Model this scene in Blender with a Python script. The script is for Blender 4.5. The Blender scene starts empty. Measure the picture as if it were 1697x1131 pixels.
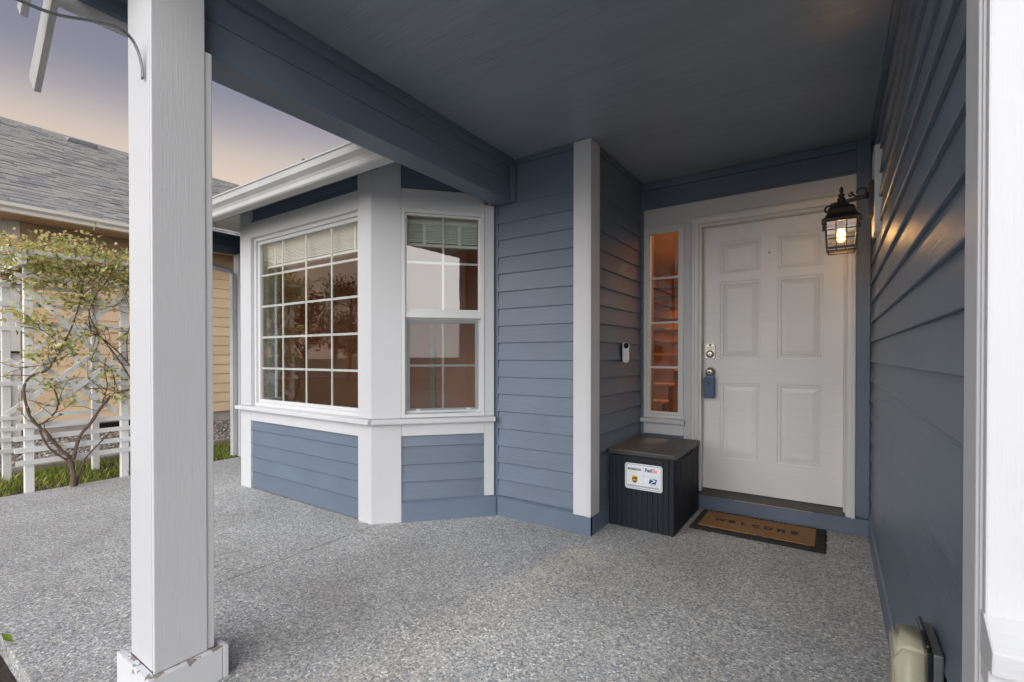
import bpy, bmesh, math, random
import numpy as np
from mathutils import Vector, Matrix
random.seed(7); rng = np.random.default_rng(7)
SC = bpy.context.scene
COL = SC.collection
R = math.radians

# ------------------------------------------------------------------ camera
cam_d = bpy.data.cameras.new('camera'); cam = bpy.data.objects.new('camera', cam_d); COL.objects.link(cam)
cam_d.sensor_width = 36.0; cam_d.lens = 36.0 * 785.03 / 1697.0
cam_d.shift_y = (596.3 - 565.5) / 1697.0
cam_d.clip_start = 0.05; cam_d.clip_end = 2000
cam.location = (0, 0, 1.2); cam.rotation_euler = (math.pi / 2 - 0.00726, 0, 0.59743)
SC.camera = cam

# ------------------------------------------------------------------ world, sun, exposure
SUN_AZ = R(168)      # compass bearing from +Y towards +X: the bright part of the overcast sky, front
SUN_EL = R(18)
w = bpy.data.worlds.new('World'); SC.world = w; w.use_nodes = True
nt = w.node_tree; nt.nodes.clear()
wo = nt.nodes.new('ShaderNodeOutputWorld'); bg = nt.nodes.new('ShaderNodeBackground')
sky = nt.nodes.new('ShaderNodeTexSky'); sky.sky_type = 'NISHITA'; sky.sun_disc = False
sky.sun_elevation = R(12); sky.sun_rotation = SUN_AZ; sky.air_density = 1.2; sky.dust_density = 2.0; sky.ozone_density = 2.0
skg = nt.nodes.new('ShaderNodeVectorMath'); skg.operation = 'SCALE'; skg.inputs['Scale'].default_value = 0.06
tc = nt.nodes.new('ShaderNodeTexCoord'); sep = nt.nodes.new('ShaderNodeSeparateXYZ')
ramp = nt.nodes.new('ShaderNodeValToRGB')
cr = ramp.color_ramp; cr.interpolation = 'B_SPLINE'
for p, c in ((0.0, (0.60, 0.45, 0.33)), (0.29, (0.55, 0.44, 0.355)), (0.345, (0.42, 0.36, 0.325)), (0.385, (0.265, 0.250, 0.272)), (0.43, (0.172, 0.170, 0.222)), (0.52, (0.145, 0.145, 0.20)), (1.0, (0.14, 0.142, 0.20))):
    e = cr.elements[0] if p == 0.0 else (cr.elements[-1] if p == 1.0 else cr.elements.new(p))
    e.position = p; e.color = (*c, 1)
mixw = nt.nodes.new('ShaderNodeMix'); mixw.data_type = 'RGBA'; mixw.inputs['Factor'].default_value = 0.95
L = nt.links
L.new(tc.outputs['Generated'], sep.inputs[0]); L.new(sep.outputs['Z'], ramp.inputs[0])
L.new(sky.outputs[0], skg.inputs[0]); L.new(skg.outputs[0], mixw.inputs['A']); L.new(ramp.outputs[0], mixw.inputs['B'])
L.new(mixw.outputs['Result'], bg.inputs[0]); L.new(bg.outputs[0], wo.inputs[0])
bg.inputs[1].default_value = 0.81

sun_d = bpy.data.lights.new('sun', 'SUN'); sun = bpy.data.objects.new('sun', sun_d); COL.objects.link(sun)
sun_d.energy = 3.5; sun_d.angle = R(95); sun_d.color = (0.97, 0.98, 1.0)
sdir = Vector((math.sin(SUN_AZ) * math.cos(SUN_EL), math.cos(SUN_AZ) * math.cos(SUN_EL), math.sin(SUN_EL)))
sun.rotation_euler = sdir.to_track_quat('Z', 'Y').to_euler()
SC.view_settings.view_transform = 'Standard'; SC.view_settings.look = 'None'
SC.view_settings.exposure = 0.93; SC.view_settings.gamma = 1.0; SC.view_settings.use_curve_mapping = False
SC.cycles.max_bounces = 7; SC.cycles.diffuse_bounces = 4; SC.cycles.transparent_max_bounces = 12
SC.cycles.sample_clamp_indirect = 6.0
SC.cycles.use_denoising = True
SC.cycles.use_adaptive_sampling = True; SC.cycles.adaptive_threshold = 0.03

# ------------------------------------------------------------------ materials
class NT:
    def __init__(s, name):
        s.m = bpy.data.materials.new(name); s.m.use_nodes = True; s.t = s.m.node_tree
        s.b = s.t.nodes['Principled BSDF']; s.o = s.t.nodes['Material Output']
    def n(s, typ, ins=None, **kw):
        nd = s.t.nodes.new('ShaderNode' + typ)
        for k, v in kw.items(): setattr(nd, k, v)
        for k, v in (ins or {}).items():
            if isinstance(v, bpy.types.NodeSocket): s.t.links.new(v, nd.inputs[k])
            else: nd.inputs[k].default_value = v
        return nd
    def l(s, a, b): s.t.links.new(a, b)
    def ramp(s, fac, stops, interp='LINEAR'):
        r = s.n('ValToRGB', {0: fac}); c = r.color_ramp; c.interpolation = interp
        while len(c.elements) < len(stops): c.elements.new(0.5)
        for e, (p, col) in zip(c.elements, stops):
            e.position = p; e.color = (*col, 1) if len(col) == 3 else col
        return r.outputs[0]
    def mix(s, f, a, b, bt='MIX'):
        m = s.n('Mix', None, data_type='RGBA', blend_type=bt)
        for k, v in (('Factor', f), ('A', a), ('B', b)):
            if isinstance(v, bpy.types.NodeSocket): s.l(v, m.inputs[k])
            elif k == 'Factor': m.inputs[k].default_value = v
            else: m.inputs[k].default_value = (*v, 1)
        return m.outputs['Result']
    def math(s, op, a, b=None, clamp=False):
        m = s.n('Math', None, operation=op, use_clamp=clamp)
        for i, v in enumerate((a, b)):
            if v is None: continue
            if isinstance(v, bpy.types.NodeSocket): s.l(v, m.inputs[i])
            else: m.inputs[i].default_value = v
        return m.outputs[0]
    def noise(s, vec, scale, detail=3.0, rough=0.55, dist=0.0):
        return s.n('TexNoise', {'Vector': vec, 'Scale': scale, 'Detail': detail, 'Roughness': rough, 'Distortion': dist}).outputs['Fac']
    def mapping(s, vec, scale=(1, 1, 1), loc=(0, 0, 0)):
        return s.n('Mapping', {'Vector': vec, 'Scale': scale, 'Location': loc}).outputs[0]
    def bump(s, h, strength, dist, prev=None):
        b = s.n('Bump', {'Height': h, 'Strength': strength, 'Distance': dist})
        if prev is not None: s.l(prev, b.inputs['Normal'])
        return b.outputs[0]
    def fin(s, color=None, rough=None, normal=None, metal=None, spec=None):
        for k, v in (('Base Color', color), ('Roughness', rough), ('Normal', normal), ('Metallic', metal), ('Specular IOR Level', spec)):
            if v is None: continue
            if isinstance(v, bpy.types.NodeSocket): s.l(v, s.b.inputs[k])
            elif k == 'Base Color': s.b.inputs[k].default_value = (*v, 1)
            else: s.b.inputs[k].default_value = v
        return s.m

def objcoord(t):
    """object coordinates shifted by the object's own random number, so shared meshes do not repeat"""
    tcn = t.n('TexCoord'); oi = t.n('ObjectInfo')
    off = t.n('CombineXYZ', {0: t.math('MULTIPLY', oi.outputs['Random'], 37.0), 1: t.math('MULTIPLY', oi.outputs['Random'], 11.0), 2: t.math('MULTIPLY', oi.outputs['Random'], 5.0)})
    return t.n('VectorMath', {0: tcn.outputs['Object'], 1: off.outputs[0]}, operation='ADD').outputs[0], oi.outputs['Random']

def paint(name, col, grain=0.25, rough=0.5, var=0.10, specks=0.35, speck_col=(0.10, 0.09, 0.08), gscale=(2.2, 70, 70), streak=0.10):
    t = NT(name); v, rnd = objcoord(t)
    g = t.noise(t.mapping(v, gscale), 1.0, 5, 0.6, 1.2)
    g2 = t.noise(t.mapping(v, (9, 260, 260)), 1.0, 2, 0.5, 0.3)
    big = t.noise(v, 2.3, 4, 0.6)
    spk = t.noise(t.mapping(v, (1, 1.3, 1.1)), 46.0, 2, 0.5)
    c = t.mix(t.ramp(big, ((0.3, (0, 0, 0)), (0.7, (1, 1, 1)))), tuple(x * (1 - var) for x in col), tuple(min(1, x * (1 + var)) for x in col))
    c = t.mix(t.math('MULTIPLY', t.math('SUBTRACT', rnd, 0.4), 0.55, True), c, tuple(x * 0.75 for x in col))
    c = t.mix(t.math('MULTIPLY', t.ramp(g, ((0.35, (1, 1, 1)), (0.55, (0, 0, 0)))), streak), c, tuple(x * 0.6 for x in col))
    c = t.mix(t.math('MULTIPLY', t.ramp(spk, ((0.735, (0, 0, 0)), (0.775, (1, 1, 1)))), specks), c, speck_col)
    nb = t.bump(g, grain, 0.004); nb = t.bump(g2, grain * 0.6, 0.0015, nb)
    r = t.math('ADD', rough - 0.06, t.math('MULTIPLY', big, 0.14))
    return t.fin(c, r, nb)

BLUE = paint('blue_siding_paint', (0.118, 0.154, 0.206), 0.34, 0.42, 0.09, 0.25, (0.3, 0.3, 0.3))
BLUET = paint('blue_trim_paint', (0.118, 0.154, 0.206), 0.16, 0.42, 0.09, 0.35, (0.3, 0.3, 0.3))
WHITE = paint('white_trim_paint', (0.555, 0.56, 0.57), 0.22, 0.48, 0.03, 0.18, (0.25, 0.22, 0.2), (7.0, 170, 170), 0.03)
VINYL = paint('white_vinyl', (0.62, 0.625, 0.62), 0.02, 0.32, 0.03, 0.10)
GUTTER = paint('gutter_enamel', (0.46, 0.465, 0.46), 0.02, 0.35, 0.10, 0.25, (0.2, 0.18, 0.15))
SASH = paint('grey_white_sash', (0.55, 0.57, 0.58), 0.02, 0.4, 0.04, 0.1)
SASHG = paint('sky_blend_grey_white', (0.34, 0.335, 0.32), 0.2, 0.6, 0.1, 0.2)  # white rake boards: their fade into the sky is put into this grey
DOORW = paint('door_enamel', (0.74, 0.735, 0.725), 0.05, 0.38, 0.03, 0.10, (0.3, 0.25, 0.2), (2, 60, 60))
TAN = paint('tan_siding_paint', (0.84, 0.63, 0.41), 0.22, 0.5, 0.07, 0.15, (0.3, 0.2, 0.1))
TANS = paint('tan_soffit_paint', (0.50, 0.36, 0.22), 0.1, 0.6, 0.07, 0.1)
CREAM = paint('cream_gutter_paint', (0.76, 0.73, 0.67), 0.02, 0.4, 0.06, 0.2, (0.3, 0.25, 0.2))
TRELLIS = paint('weathered_white_paint', (0.72, 0.72, 0.70), 0.4, 0.6, 0.08, 0.6, (0.30, 0.26, 0.22), (3, 90, 90))
WALLIN = paint('terracotta_wall', (0.72, 0.36, 0.23), 0.03, 0.6, 0.05, 0.0)
WALLOR = paint('ochre_wall', (0.58, 0.27, 0.09), 0.03, 0.6, 0.05, 0.0)
SAGE = paint('sage_jamb', (0.50, 0.56, 0.42), 0.03, 0.5, 0.05, 0.0)
OAK = paint('oak_wood', (0.30, 0.13, 0.05), 0.15, 0.4, 0.2, 0.0)
DARKWOOD = paint('dark_wood', (0.10, 0.035, 0.015), 0.15, 0.35, 0.2, 0.0)
CARPET = paint('grey_carpet', (0.11, 0.09, 0.08), 0.5, 0.9, 0.1, 0.0)
BLIND = paint('blind_white', (0.78, 0.78, 0.74), 0.02, 0.5, 0.02, 0.0)
BLACKM = paint('black_metal', (0.02, 0.02, 0.022), 0.05, 0.4, 0.1, 0.0)

def simple(name, col, rough=0.5, metal=0.0, var=0.12, nscale=30.0, bump=0.0):
    t = NT(name); v, rnd = objcoord(t); n = t.noise(v, nscale, 4)
    c = t.mix(n, tuple(x * (1 - var) for x in col), tuple(min(1, x * (1 + var)) for x in col))
    return t.fin(c, rough, t.bump(n, bump, 0.003) if bump else None, metal)
BRONZE = simple('dark_bronze', (0.028, 0.021, 0.017), 0.42, 0.35, 0.3, 60, 0.1)
NICKEL = simple('brushed_nickel', (0.46, 0.43, 0.38), 0.32, 1.0, 0.15, 80)
KEYDARK = simple('keypad_dark', (0.10, 0.095, 0.085), 0.4, 0.6)
LOCKBLUE = simple('lockbox_blue', (0.045, 0.095, 0.17), 0.45, 0.0, 0.15)
LOCKDARK = simple('lockbox_dark', (0.02, 0.03, 0.05), 0.4)
BRASS = simple('dull_brass', (0.45, 0.30, 0.10), 0.4, 0.8)
GREYPL = simple('pale_grey_plastic', (0.62, 0.63, 0.65), 0.4)
BLACKPL = simple('black_plastic', (0.012, 0.012, 0.014), 0.22)
THRESH = simple('bronze_threshold', (0.085, 0.08, 0.075), 0.42, 0.5, 0.3, 14)
BAREWOOD = simple('bare_wood', (0.42, 0.30, 0.22), 0.7, 0, 0.3, 40, 0.4)
STEEL = simple('grey_steel', (0.16, 0.17, 0.18), 0.45, 0.6, 0.3, 40)
SIGNW = simple('sign_white', (0.72, 0.75, 0.78), 0.35, 0, 0.02)
INK = simple('ink_black', (0.015, 0.015, 0.017), 0.4)
INKG = simple('ink_grey', (0.25, 0.27, 0.30), 0.4)
YEL = simple('print_yellow', (0.80, 0.48, 0.02), 0.4)
PURP = simple('print_purple', (0.06, 0.025, 0.22), 0.4)
ORNG = simple('print_orange', (0.80, 0.16, 0.03), 0.4)
BROWNP = simple('print_brown', (0.05, 0.02, 0.008), 0.4)
NAVY = simple('print_navy', (0.01, 0.05, 0.20), 0.4)
SLATE = simple('asphalt', (0.05, 0.05, 0.052), 0.85, 0, 0.3, 60, 0.3)
CURBC = simple('kerb_concrete', (0.42, 0.41, 0.39), 0.85, 0, 0.15, 25, 0.3)
STONE = simple('edging_stone', (0.30, 0.265, 0.23), 0.9, 0, 0.3, 22, 0.6)
FOUND = simple('foundation_concrete', (0.42, 0.38, 0.34), 0.9, 0, 0.2, 9, 0.3)
VENTM = simple('roof_vent_metal', (0.33, 0.36, 0.42), 0.5, 0.3)
CLAY = simple('brick_clay', (0.36, 0.20, 0.12), 0.85, 0, 0.3, 40, 0.5)
MORTAR = simple('mortar', (0.50, 0.47, 0.43), 0.9, 0, 0.15, 60, 0.4)

def boxplastic():
    t = NT('charcoal_plastic'); v, rnd = objcoord(t)
    g = t.noise(t.mapping(v, (4, 70, 70)), 1.0, 4, 0.6, 0.8)
    big = t.noise(v, 5, 3); sp = t.noise(v, 70, 2)
    c = t.mix(g, (0.010, 0.013, 0.018), (0.020, 0.023, 0.030))
    c = t.mix(t.ramp(sp, ((0.73, (0, 0, 0)), (0.78, (0.7, 0.7, 0.7)))), c, (0.30, 0.28, 0.26))
    return t.fin(c, t.math('ADD', 0.46, t.math('MULTIPLY', big, 0.2)), t.bump(g, 0.3, 0.002), None, 0.22)
BOXPL = boxplastic()

def lidplastic():
    t = NT('brown_lid_plastic'); v, rnd = objcoord(t)
    g = t.noise(t.mapping(v, (3, 55, 55)), 1.0, 5, 0.6, 1.0)
    c = t.mix(g, (0.022, 0.019, 0.018), (0.052, 0.044, 0.040))
    return t.fin(c, 0.42, t.bump(g, 0.45, 0.002))
LIDPL = lidplastic()

def ceiling_mat():
    t = NT('blue_ceiling_paint'); v, rnd = objcoord(t)
    g = t.noise(t.mapping(v, (1.2, 26, 26)), 1.0, 6, 0.62, 2.2)
    st = t.noise(t.mapping(v, (0.9, 6, 6)), 1.0, 7, 0.65, 1.6)
    c = t.mix(t.ramp(st, ((0.3, (0, 0, 0)), (0.7, (1, 1, 1)))), (0.200, 0.232, 0.270), (0.255, 0.290, 0.330))
    r = t.math('ADD', 0.24, t.math('MULTIPLY', st, 0.25))
    return t.fin(c, r, t.bump(g, 0.5, 0.006))
CEIL = ceiling_mat()

def aggregate():
    t = NT('exposed_aggregate'); geo = t.n('NewGeometry'); p = geo.outputs['Position']
    wob = t.n('TexNoise', {'Vector': p, 'Scale': 60.0, 'Detail': 1.0}).outputs['Color']
    pw = t.n('VectorMath', {0: p, 1: t.n('VectorMath', {0: wob, 'Scale': 0.006}, operation='SCALE').outputs[0]}, operation='ADD').outputs[0]
    v1 = t.n('TexVoronoi', {'Vector': pw, 'Scale': 120.0, 'Randomness': 1.0})
    ve = t.n('TexVoronoi', {'Vector': pw, 'Scale': 120.0, 'Randomness': 1.0}, feature='DISTANCE_TO_EDGE')
    v2 = t.n('TexVoronoi', {'Vector': p, 'Scale': 210.0})
    rv = t.n('SeparateColor', {0: v1.outputs['Color']})
    rv2 = t.n('SeparateColor', {0: v2.outputs['Color']})
    c = t.ramp(rv.outputs[0], ((0.0, (0.07, 0.08, 0.095)), (0.18, (0.19, 0.198, 0.21)), (0.40, (0.31, 0.31, 0.31)), (0.58, (0.40, 0.39, 0.375)), (0.74, (0.44, 0.38, 0.32)), (0.86, (0.52, 0.515, 0.50)), (0.94, (0.70, 0.70, 0.69))), 'CONSTANT')
    c = t.mix(0.35, c, t.ramp(rv2.outputs[0], ((0.0, (0.12, 0.125, 0.135)), (0.5, (0.36, 0.355, 0.35)), (1.0, (0.62, 0.61, 0.60)))))
    edge = t.ramp(ve.outputs['Distance'], ((0.02, (1, 1, 1)), (0.10, (0, 0, 0))))
    c = t.mix(t.math('MULTIPLY', edge, 0.6), c, (0.15, 0.15, 0.15))
    big = t.noise(p, 1.1, 6, 0.65, 0.6); mid = t.noise(p, 5.5, 5, 0.7)
    c = t.mix(t.math('MULTIPLY', t.ramp(big, ((0.40, (0, 0, 0)), (0.68, (1, 1, 1)))), 0.62), c, t.mix(0.55, c, (0.10, 0.09, 0.08)))
    c = t.mix(t.math('MULTIPLY', t.ramp(mid, ((0.45, (0, 0, 0)), (0.75, (1, 1, 1)))), 0.35), c, t.mix(0.5, c, (0.33, 0.33, 0.33)))
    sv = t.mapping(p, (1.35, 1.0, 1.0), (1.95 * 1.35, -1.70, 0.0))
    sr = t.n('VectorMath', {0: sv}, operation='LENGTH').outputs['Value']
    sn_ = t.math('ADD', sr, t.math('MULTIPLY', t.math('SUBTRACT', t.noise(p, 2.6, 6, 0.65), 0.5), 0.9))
    c = t.mix(t.math('MULTIPLY', t.ramp(sn_, ((0.25, (1, 1, 1)), (0.70, (0, 0, 0)))), 0.30), c, t.mix(0.75, c, (0.10, 0.085, 0.075)))  # dim noise-edged blob: soft shadow painted into the slab colour
    h = t.math('MINIMUM', ve.outputs['Distance'], 0.25)
    nb = t.bump(h, 0.5, 0.005); nb = t.bump(rv2.outputs[1], 0.18, 0.003, nb)
    c = t.mix(1.0, c, (1.38, 1.40, 1.38), 'MULTIPLY')
    return t.fin(c, 0.62, nb, None, 0.35)
AGG = aggregate()

def groundmat(name, c1, c2, scale, bump):
    t = NT(name); p = t.n('NewGeometry').outputs['Position']
    n = t.noise(p, scale, 6, 0.65); b = t.noise(p, 0.4, 4)
    c = t.mix(n, c1, c2); c = t.mix(t.math('MULTIPLY', b, 0.4), c, tuple(x * 0.6 for x in c1))
    return t.fin(c, 0.95, t.bump(n, bump, 0.03))
LAWN = groundmat('lawn_soil', (0.035, 0.055, 0.016), (0.085, 0.10, 0.03), 30, 0.6)
SOIL = groundmat('dark_soil', (0.030, 0.022, 0.016), (0.085, 0.06, 0.042), 45, 0.8)
GRAVB = groundmat('gravel_bed', (0.12, 0.105, 0.09), (0.30, 0.27, 0.24), 70, 0.8)

def island(name, stops, rough=0.6, trans=0.0):
    t = NT(name); g = t.n('NewGeometry')
    c = t.ramp(g.outputs['Random Per Island'], stops)
    t.fin(c, rough, None, None, 0.25)
    if trans:
        tr = t.n('BsdfTranslucent', {'Color': c}); ms = t.n('MixShader', {0: trans, 1: t.b.outputs[0], 2: tr.outputs[0]})
        t.l(ms.outputs[0], t.o.inputs[0])
    return t.m
VLEAF = island('vine_leaf', ((0.0, (0.20, 0.27, 0.07)), (0.30, (0.44, 0.46, 0.14)), (0.55, (0.64, 0.60, 0.24)), (0.75, (0.74, 0.66, 0.34)), (0.92, (0.70, 0.48, 0.24)), (1.0, (0.52, 0.28, 0.14))), 0.5, 0.45)
GRASSM = island('grass_blade', ((0.0, (0.09, 0.15, 0.02)), (0.5, (0.22, 0.28, 0.05)), (0.8, (0.36, 0.36, 0.10)), (1.0, (0.30, 0.24, 0.10))), 0.6, 0.3)
TLEAF = island('tree_leaf', ((0.0, (0.018, 0.035, 0.010)), (0.6, (0.045, 0.075, 0.02)), (1.0, (0.09, 0.11, 0.03))), 0.6, 0.2)
TLEAFR = island('maple_leaf', ((0.0, (0.05, 0.012, 0.008)), (0.6, (0.12, 0.03, 0.015)), (1.0, (0.16, 0.07, 0.02))), 0.6, 0.2)
PEBBLE = island('pebble', ((0.0, (0.09, 0.085, 0.08)), (0.4, (0.22, 0.20, 0.18)), (0.7, (0.32, 0.27, 0.22)), (1.0, (0.50, 0.47, 0.43))), 0.8)
BARK = simple('bark', (0.125, 0.082, 0.058), 0.85, 0, 0.45, 45, 0.9)

def shingle_mat():
    t = NT('asphalt_shingle'); v, rnd = objcoord(t)
    gr = t.noise(v, 160, 2, 0.7); gi = t.n('NewGeometry').outputs['Random Per Island']
    k = t.math('FRACT', t.math('ADD', rnd, t.math('MULTIPLY', gi, 3.7)))
    c = t.ramp(k, ((0.0, (0.22, 0.22, 0.22)), (0.5, (0.34, 0.325, 0.305)), (1.0, (0.42, 0.395, 0.36))))
    c = t.mix(t.math('MULTIPLY', gr, 0.6), c, (0.11, 0.115, 0.125))
    return t.fin(c, 0.9, t.bump(gr, 0.4, 0.003))
SHING = shingle_mat()

def glassmat(name, tint=(0.93, 0.95, 0.93), refl=1.9):
    t = NT(name); fr = t.n('Fresnel', {'IOR': 1.5})
    bf = t.n('NewGeometry').outputs['Backfacing']
    f = t.math('MULTIPLY', t.math('MULTIPLY', fr.outputs[0], refl, True), t.math('SUBTRACT', 1.0, bf))
    tp = t.n('BsdfTransparent', {'Color': (*tint, 1)}); gl = t.n('BsdfGlossy', {'Color': (1, 1, 1, 1), 'Roughness': 0.0})
    p = t.n('NewGeometry').outputs['Position']; n = t.noise(p, 1.7, 1)
    t.l(t.bump(n, 0.12, 0.02), gl.inputs['Normal'])
    ms = t.n('MixShader', {0: f, 1: tp.outputs[0], 2: gl.outputs[0]}); t.l(ms.outputs[0], t.o.inputs[0])
    return t.m
GLASS = glassmat('window_glass', (0.95, 0.965, 0.95), 2.2)
GLASSC = glassmat('coated_window_glass', (0.90, 0.93, 0.90), 2.6)
LGLASS = glassmat('lantern_glass', (0.95, 0.95, 0.93), 1.2)

def screenmat():
    t = NT('insect_screen'); tp = t.n('BsdfTransparent', {'Color': (1, 1, 1, 1)})
    t.fin((0.05, 0.05, 0.05), 0.8); ms = t.n('MixShader', {0: 0.20, 1: tp.outputs[0], 2: t.b.outputs[0]}); t.l(ms.outputs[0], t.o.inputs[0])
    return t.m
SCREEN = screenmat()

def bubblemat():
    t = NT('yellowed_clear_plastic'); v, rnd = objcoord(t); n = t.noise(v, 14, 3)
    t.fin(t.mix(n, (0.50, 0.48, 0.33), (0.66, 0.64, 0.50)), 0.28)
    tp = t.n('BsdfTransparent', {'Color': (0.86, 0.84, 0.70, 1)})
    ms = t.n('MixShader', {0: 0.62, 1: tp.outputs[0], 2: t.b.outputs[0]}); t.l(ms.outputs[0], t.o.inputs[0])
    return t.m
BUBBLE = bubblemat()

def emit(name, col, s):
    t = NT(name); e = t.n('Emission', {'Color': (*col, 1), 'Strength': s}); t.l(e.outputs[0], t.o.inputs[0]); return t.m
BULBE = emit('lit_filament', (1.0, 0.66, 0.32), 26.0)
def bulbglass():
    t = NT('amber_bulb_glass'); tp = t.n('BsdfTransparent', {'Color': (1.0, 0.80, 0.5, 1)}); e = t.n('Emission', {'Color': (1.0, 0.55, 0.2, 1), 'Strength': 1.6})
    a = t.n('AddShader', {0: tp.outputs[0], 1: e.outputs[0]}); t.l(a.outputs[0], t.o.inputs[0]); return t.m
BULBG = bulbglass()
HALLE = emit('lit_hall_bulb', (1.0, 0.72, 0.42), 8.0)

def coir():
    t = NT('coir'); p = t.n('NewGeometry').outputs['Position']
    n = t.noise(p, 260, 3, 0.7); b = t.noise(p, 9, 4, 0.6)
    c = t.mix(n, (0.16, 0.075, 0.024), (0.44, 0.23, 0.085)); c = t.mix(t.math('MULTIPLY', b, 0.45), c, (0.20, 0.11, 0.05))
    return t.fin(c, 0.95, t.bump(n, 0.9, 0.004))
COIR = coir()
def matblack():
    t = NT('black_coir'); p = t.n('NewGeometry').outputs['Position']
    n = t.noise(p, 240, 3, 0.7); s = t.noise(p, 120, 2)
    c = t.mix(n, (0.008, 0.008, 0.008), (0.04, 0.038, 0.035)); c = t.mix(t.ramp(s, ((0.68, (0, 0, 0)), (0.72, (0.6, 0.6, 0.6)))), c, (0.25, 0.22, 0.18))
    return t.fin(c, 0.95, t.bump(n, 1.0, 0.005))
MATB = matblack()

def peel():
    """white paint with chips that show grey weathered wood along the worn top edge of the plinth"""
    t = NT('peeling_white_paint'); v, rnd = objcoord(t); tcn = t.n('TexCoord'); z = t.n('SeparateXYZ', {0: tcn.outputs['Object']})
    p = t.n('NewGeometry').outputs['Position']; pz = t.n('SeparateXYZ', {0: p}).outputs[2]
    n = t.noise(p, 26, 4, 0.6, 0.6); g = t.noise(t.mapping(v, (3, 90, 90)), 1, 4)
    edge = t.ramp(pz, ((0.085, (0, 0, 0)), (0.128, (1, 1, 1))))
    k = t.ramp(t.math('ADD', n, t.math('MULTIPLY', edge, 0.17)), ((0.70, (0, 0, 0)), (0.715, (1, 1, 1))))
    c = t.mix(k, (0.585, 0.59, 0.60), t.mix(g, (0.16, 0.13, 0.11), (0.36, 0.31, 0.27)))
    nb = t.bump(t.math('SUBTRACT', 1.0, k), 0.7, 0.002); nb = t.bump(g, 0.25, 0.003, nb)
    return t.fin(c, t.math('ADD', 0.48, t.math('MULTIPLY', k, 0.4)), nb)
PEEL = peel()

# ------------------------------------------------------------------ builders
MESH = {}
def link(name, me, parent=None, mat=None):
    o = bpy.data.objects.new(name, me); COL.objects.link(o)
    if mat is not None and me is not None and not me.materials: me.materials.append(mat)
    return o
def setp(o, parent):
    if parent is not None:
        o.parent = parent; o.matrix_parent_inverse = WORLD[parent.name].inverted()
WORLD = {}
def finish(o, M, parent):
    o.matrix_world = M; WORLD[o.name] = M.copy()
    if parent is not None:
        o.parent = parent; o.matrix_parent_inverse = WORLD[parent.name].inverted(); o.matrix_basis = M
    return o
def frame(A, B, up=(0, 0, 1)):
    A = Vector(A); x = (Vector(B) - A); Ln = x.length; x.normalize(); z = Vector(up); z = (z - x * z.dot(x)).normalized(); y = z.cross(x)
    M = Matrix((x, y, z)).transposed().to_4x4(); M.translation = A
    return M, Ln
def bmesh_to(name, bm, mat, smooth=False):
    bmesh.ops.recalc_face_normals(bm, faces=bm.faces[:])
    me = bpy.data.meshes.new(name); bm.to_mesh(me); bm.free(); me.materials.append(mat)
    if smooth: me.polygons.foreach_set('use_smooth', [True] * len(me.polygons))
    return me
def prism_mesh(Ln, prof, mat, bev=0.0, name='prism'):
    key = (round(Ln, 4), tuple((round(a, 4), round(b, 4)) for a, b in prof), mat.name, bev)
    if key in MESH: return MESH[key]
    bm = bmesh.new()
    a = [bm.verts.new((0, y, z)) for y, z in prof]; b = [bm.verts.new((Ln, y, z)) for y, z in prof]
    n = len(prof)
    bm.faces.new(a); bm.faces.new(b[::-1])
    for i in range(n): bm.faces.new((a[i], b[i], b[(i + 1) % n], a[(i + 1) % n]))
    if bev: bmesh.ops.bevel(bm, geom=bm.edges[:], offset=bev, segments=2, profile=0.6, affect='EDGES', clamp_overlap=True)
    MESH[key] = bmesh_to(name, bm, mat); return MESH[key]
def prism(name, parent, A, B, prof, mat, up=(0, 0, 1), bev=0.0):
    """extrude a (y, z) profile along A to B; local x is the long axis (grain), outward is -y when travelling with the outside on the right"""
    M, Ln = frame(A, B, up); me = prism_mesh(Ln, prof, mat, bev, name)
    return finish(link(name, me), M, parent)
def bar(name, parent, A, B, w, h, mat, up=(0, 0, 1), bev=0.002):
    return prism(name, parent, A, B, [(-w / 2, -h / 2), (w / 2, -h / 2), (w / 2, h / 2), (-w / 2, h / 2)], mat, up, bev)
def boxm(name, parent, lo, hi, mat, axis=None, bev=0.003):
    """axis-aligned block whose local x runs along its longest (or given) axis"""
    lo = Vector(lo); hi = Vector(hi); d = hi - lo; c = (lo + hi) / 2
    ax = axis if axis is not None else max(range(3), key=lambda i: d[i])
    A = c.copy(); B = c.copy(); A[ax] = lo[ax]; B[ax] = hi[ax]
    up = (0, 0, 1) if ax != 2 else (0, 1, 0)
    ho = {0: (d.y, d.z), 1: (d.x, d.z), 2: (d.x, d.y)}[ax]
    return bar(name, parent, A, B, ho[0], ho[1], mat, up, min(bev, min(d) * 0.3))
def empty(name, loc):
    o = bpy.data.objects.new(name, None); COL.objects.link(o); o.empty_display_size = 0.1
    return finish(o, Matrix.Translation(loc), None)
def tag(o, label, cat, group=None):
    o['label'] = label; o['category'] = cat
    if group: o['group'] = group
    return o
def kind(o, k): o['kind'] = k; return o
def raw(name, parent, verts, faces, mat, smooth=False, loc=(0, 0, 0)):
    me = bpy.data.meshes.new(name); me.from_pydata([tuple(v) for v in verts], [], faces); me.materials.append(mat)
    if smooth: me.polygons.foreach_set('use_smooth', [True] * len(faces))
    bm = bmesh.new(); bm.from_mesh(me); bmesh.ops.recalc_face_normals(bm, faces=bm.faces[:]); bm.to_mesh(me); bm.free()
    return finish(link(name, me), Matrix.Translation(loc), parent)
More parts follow.
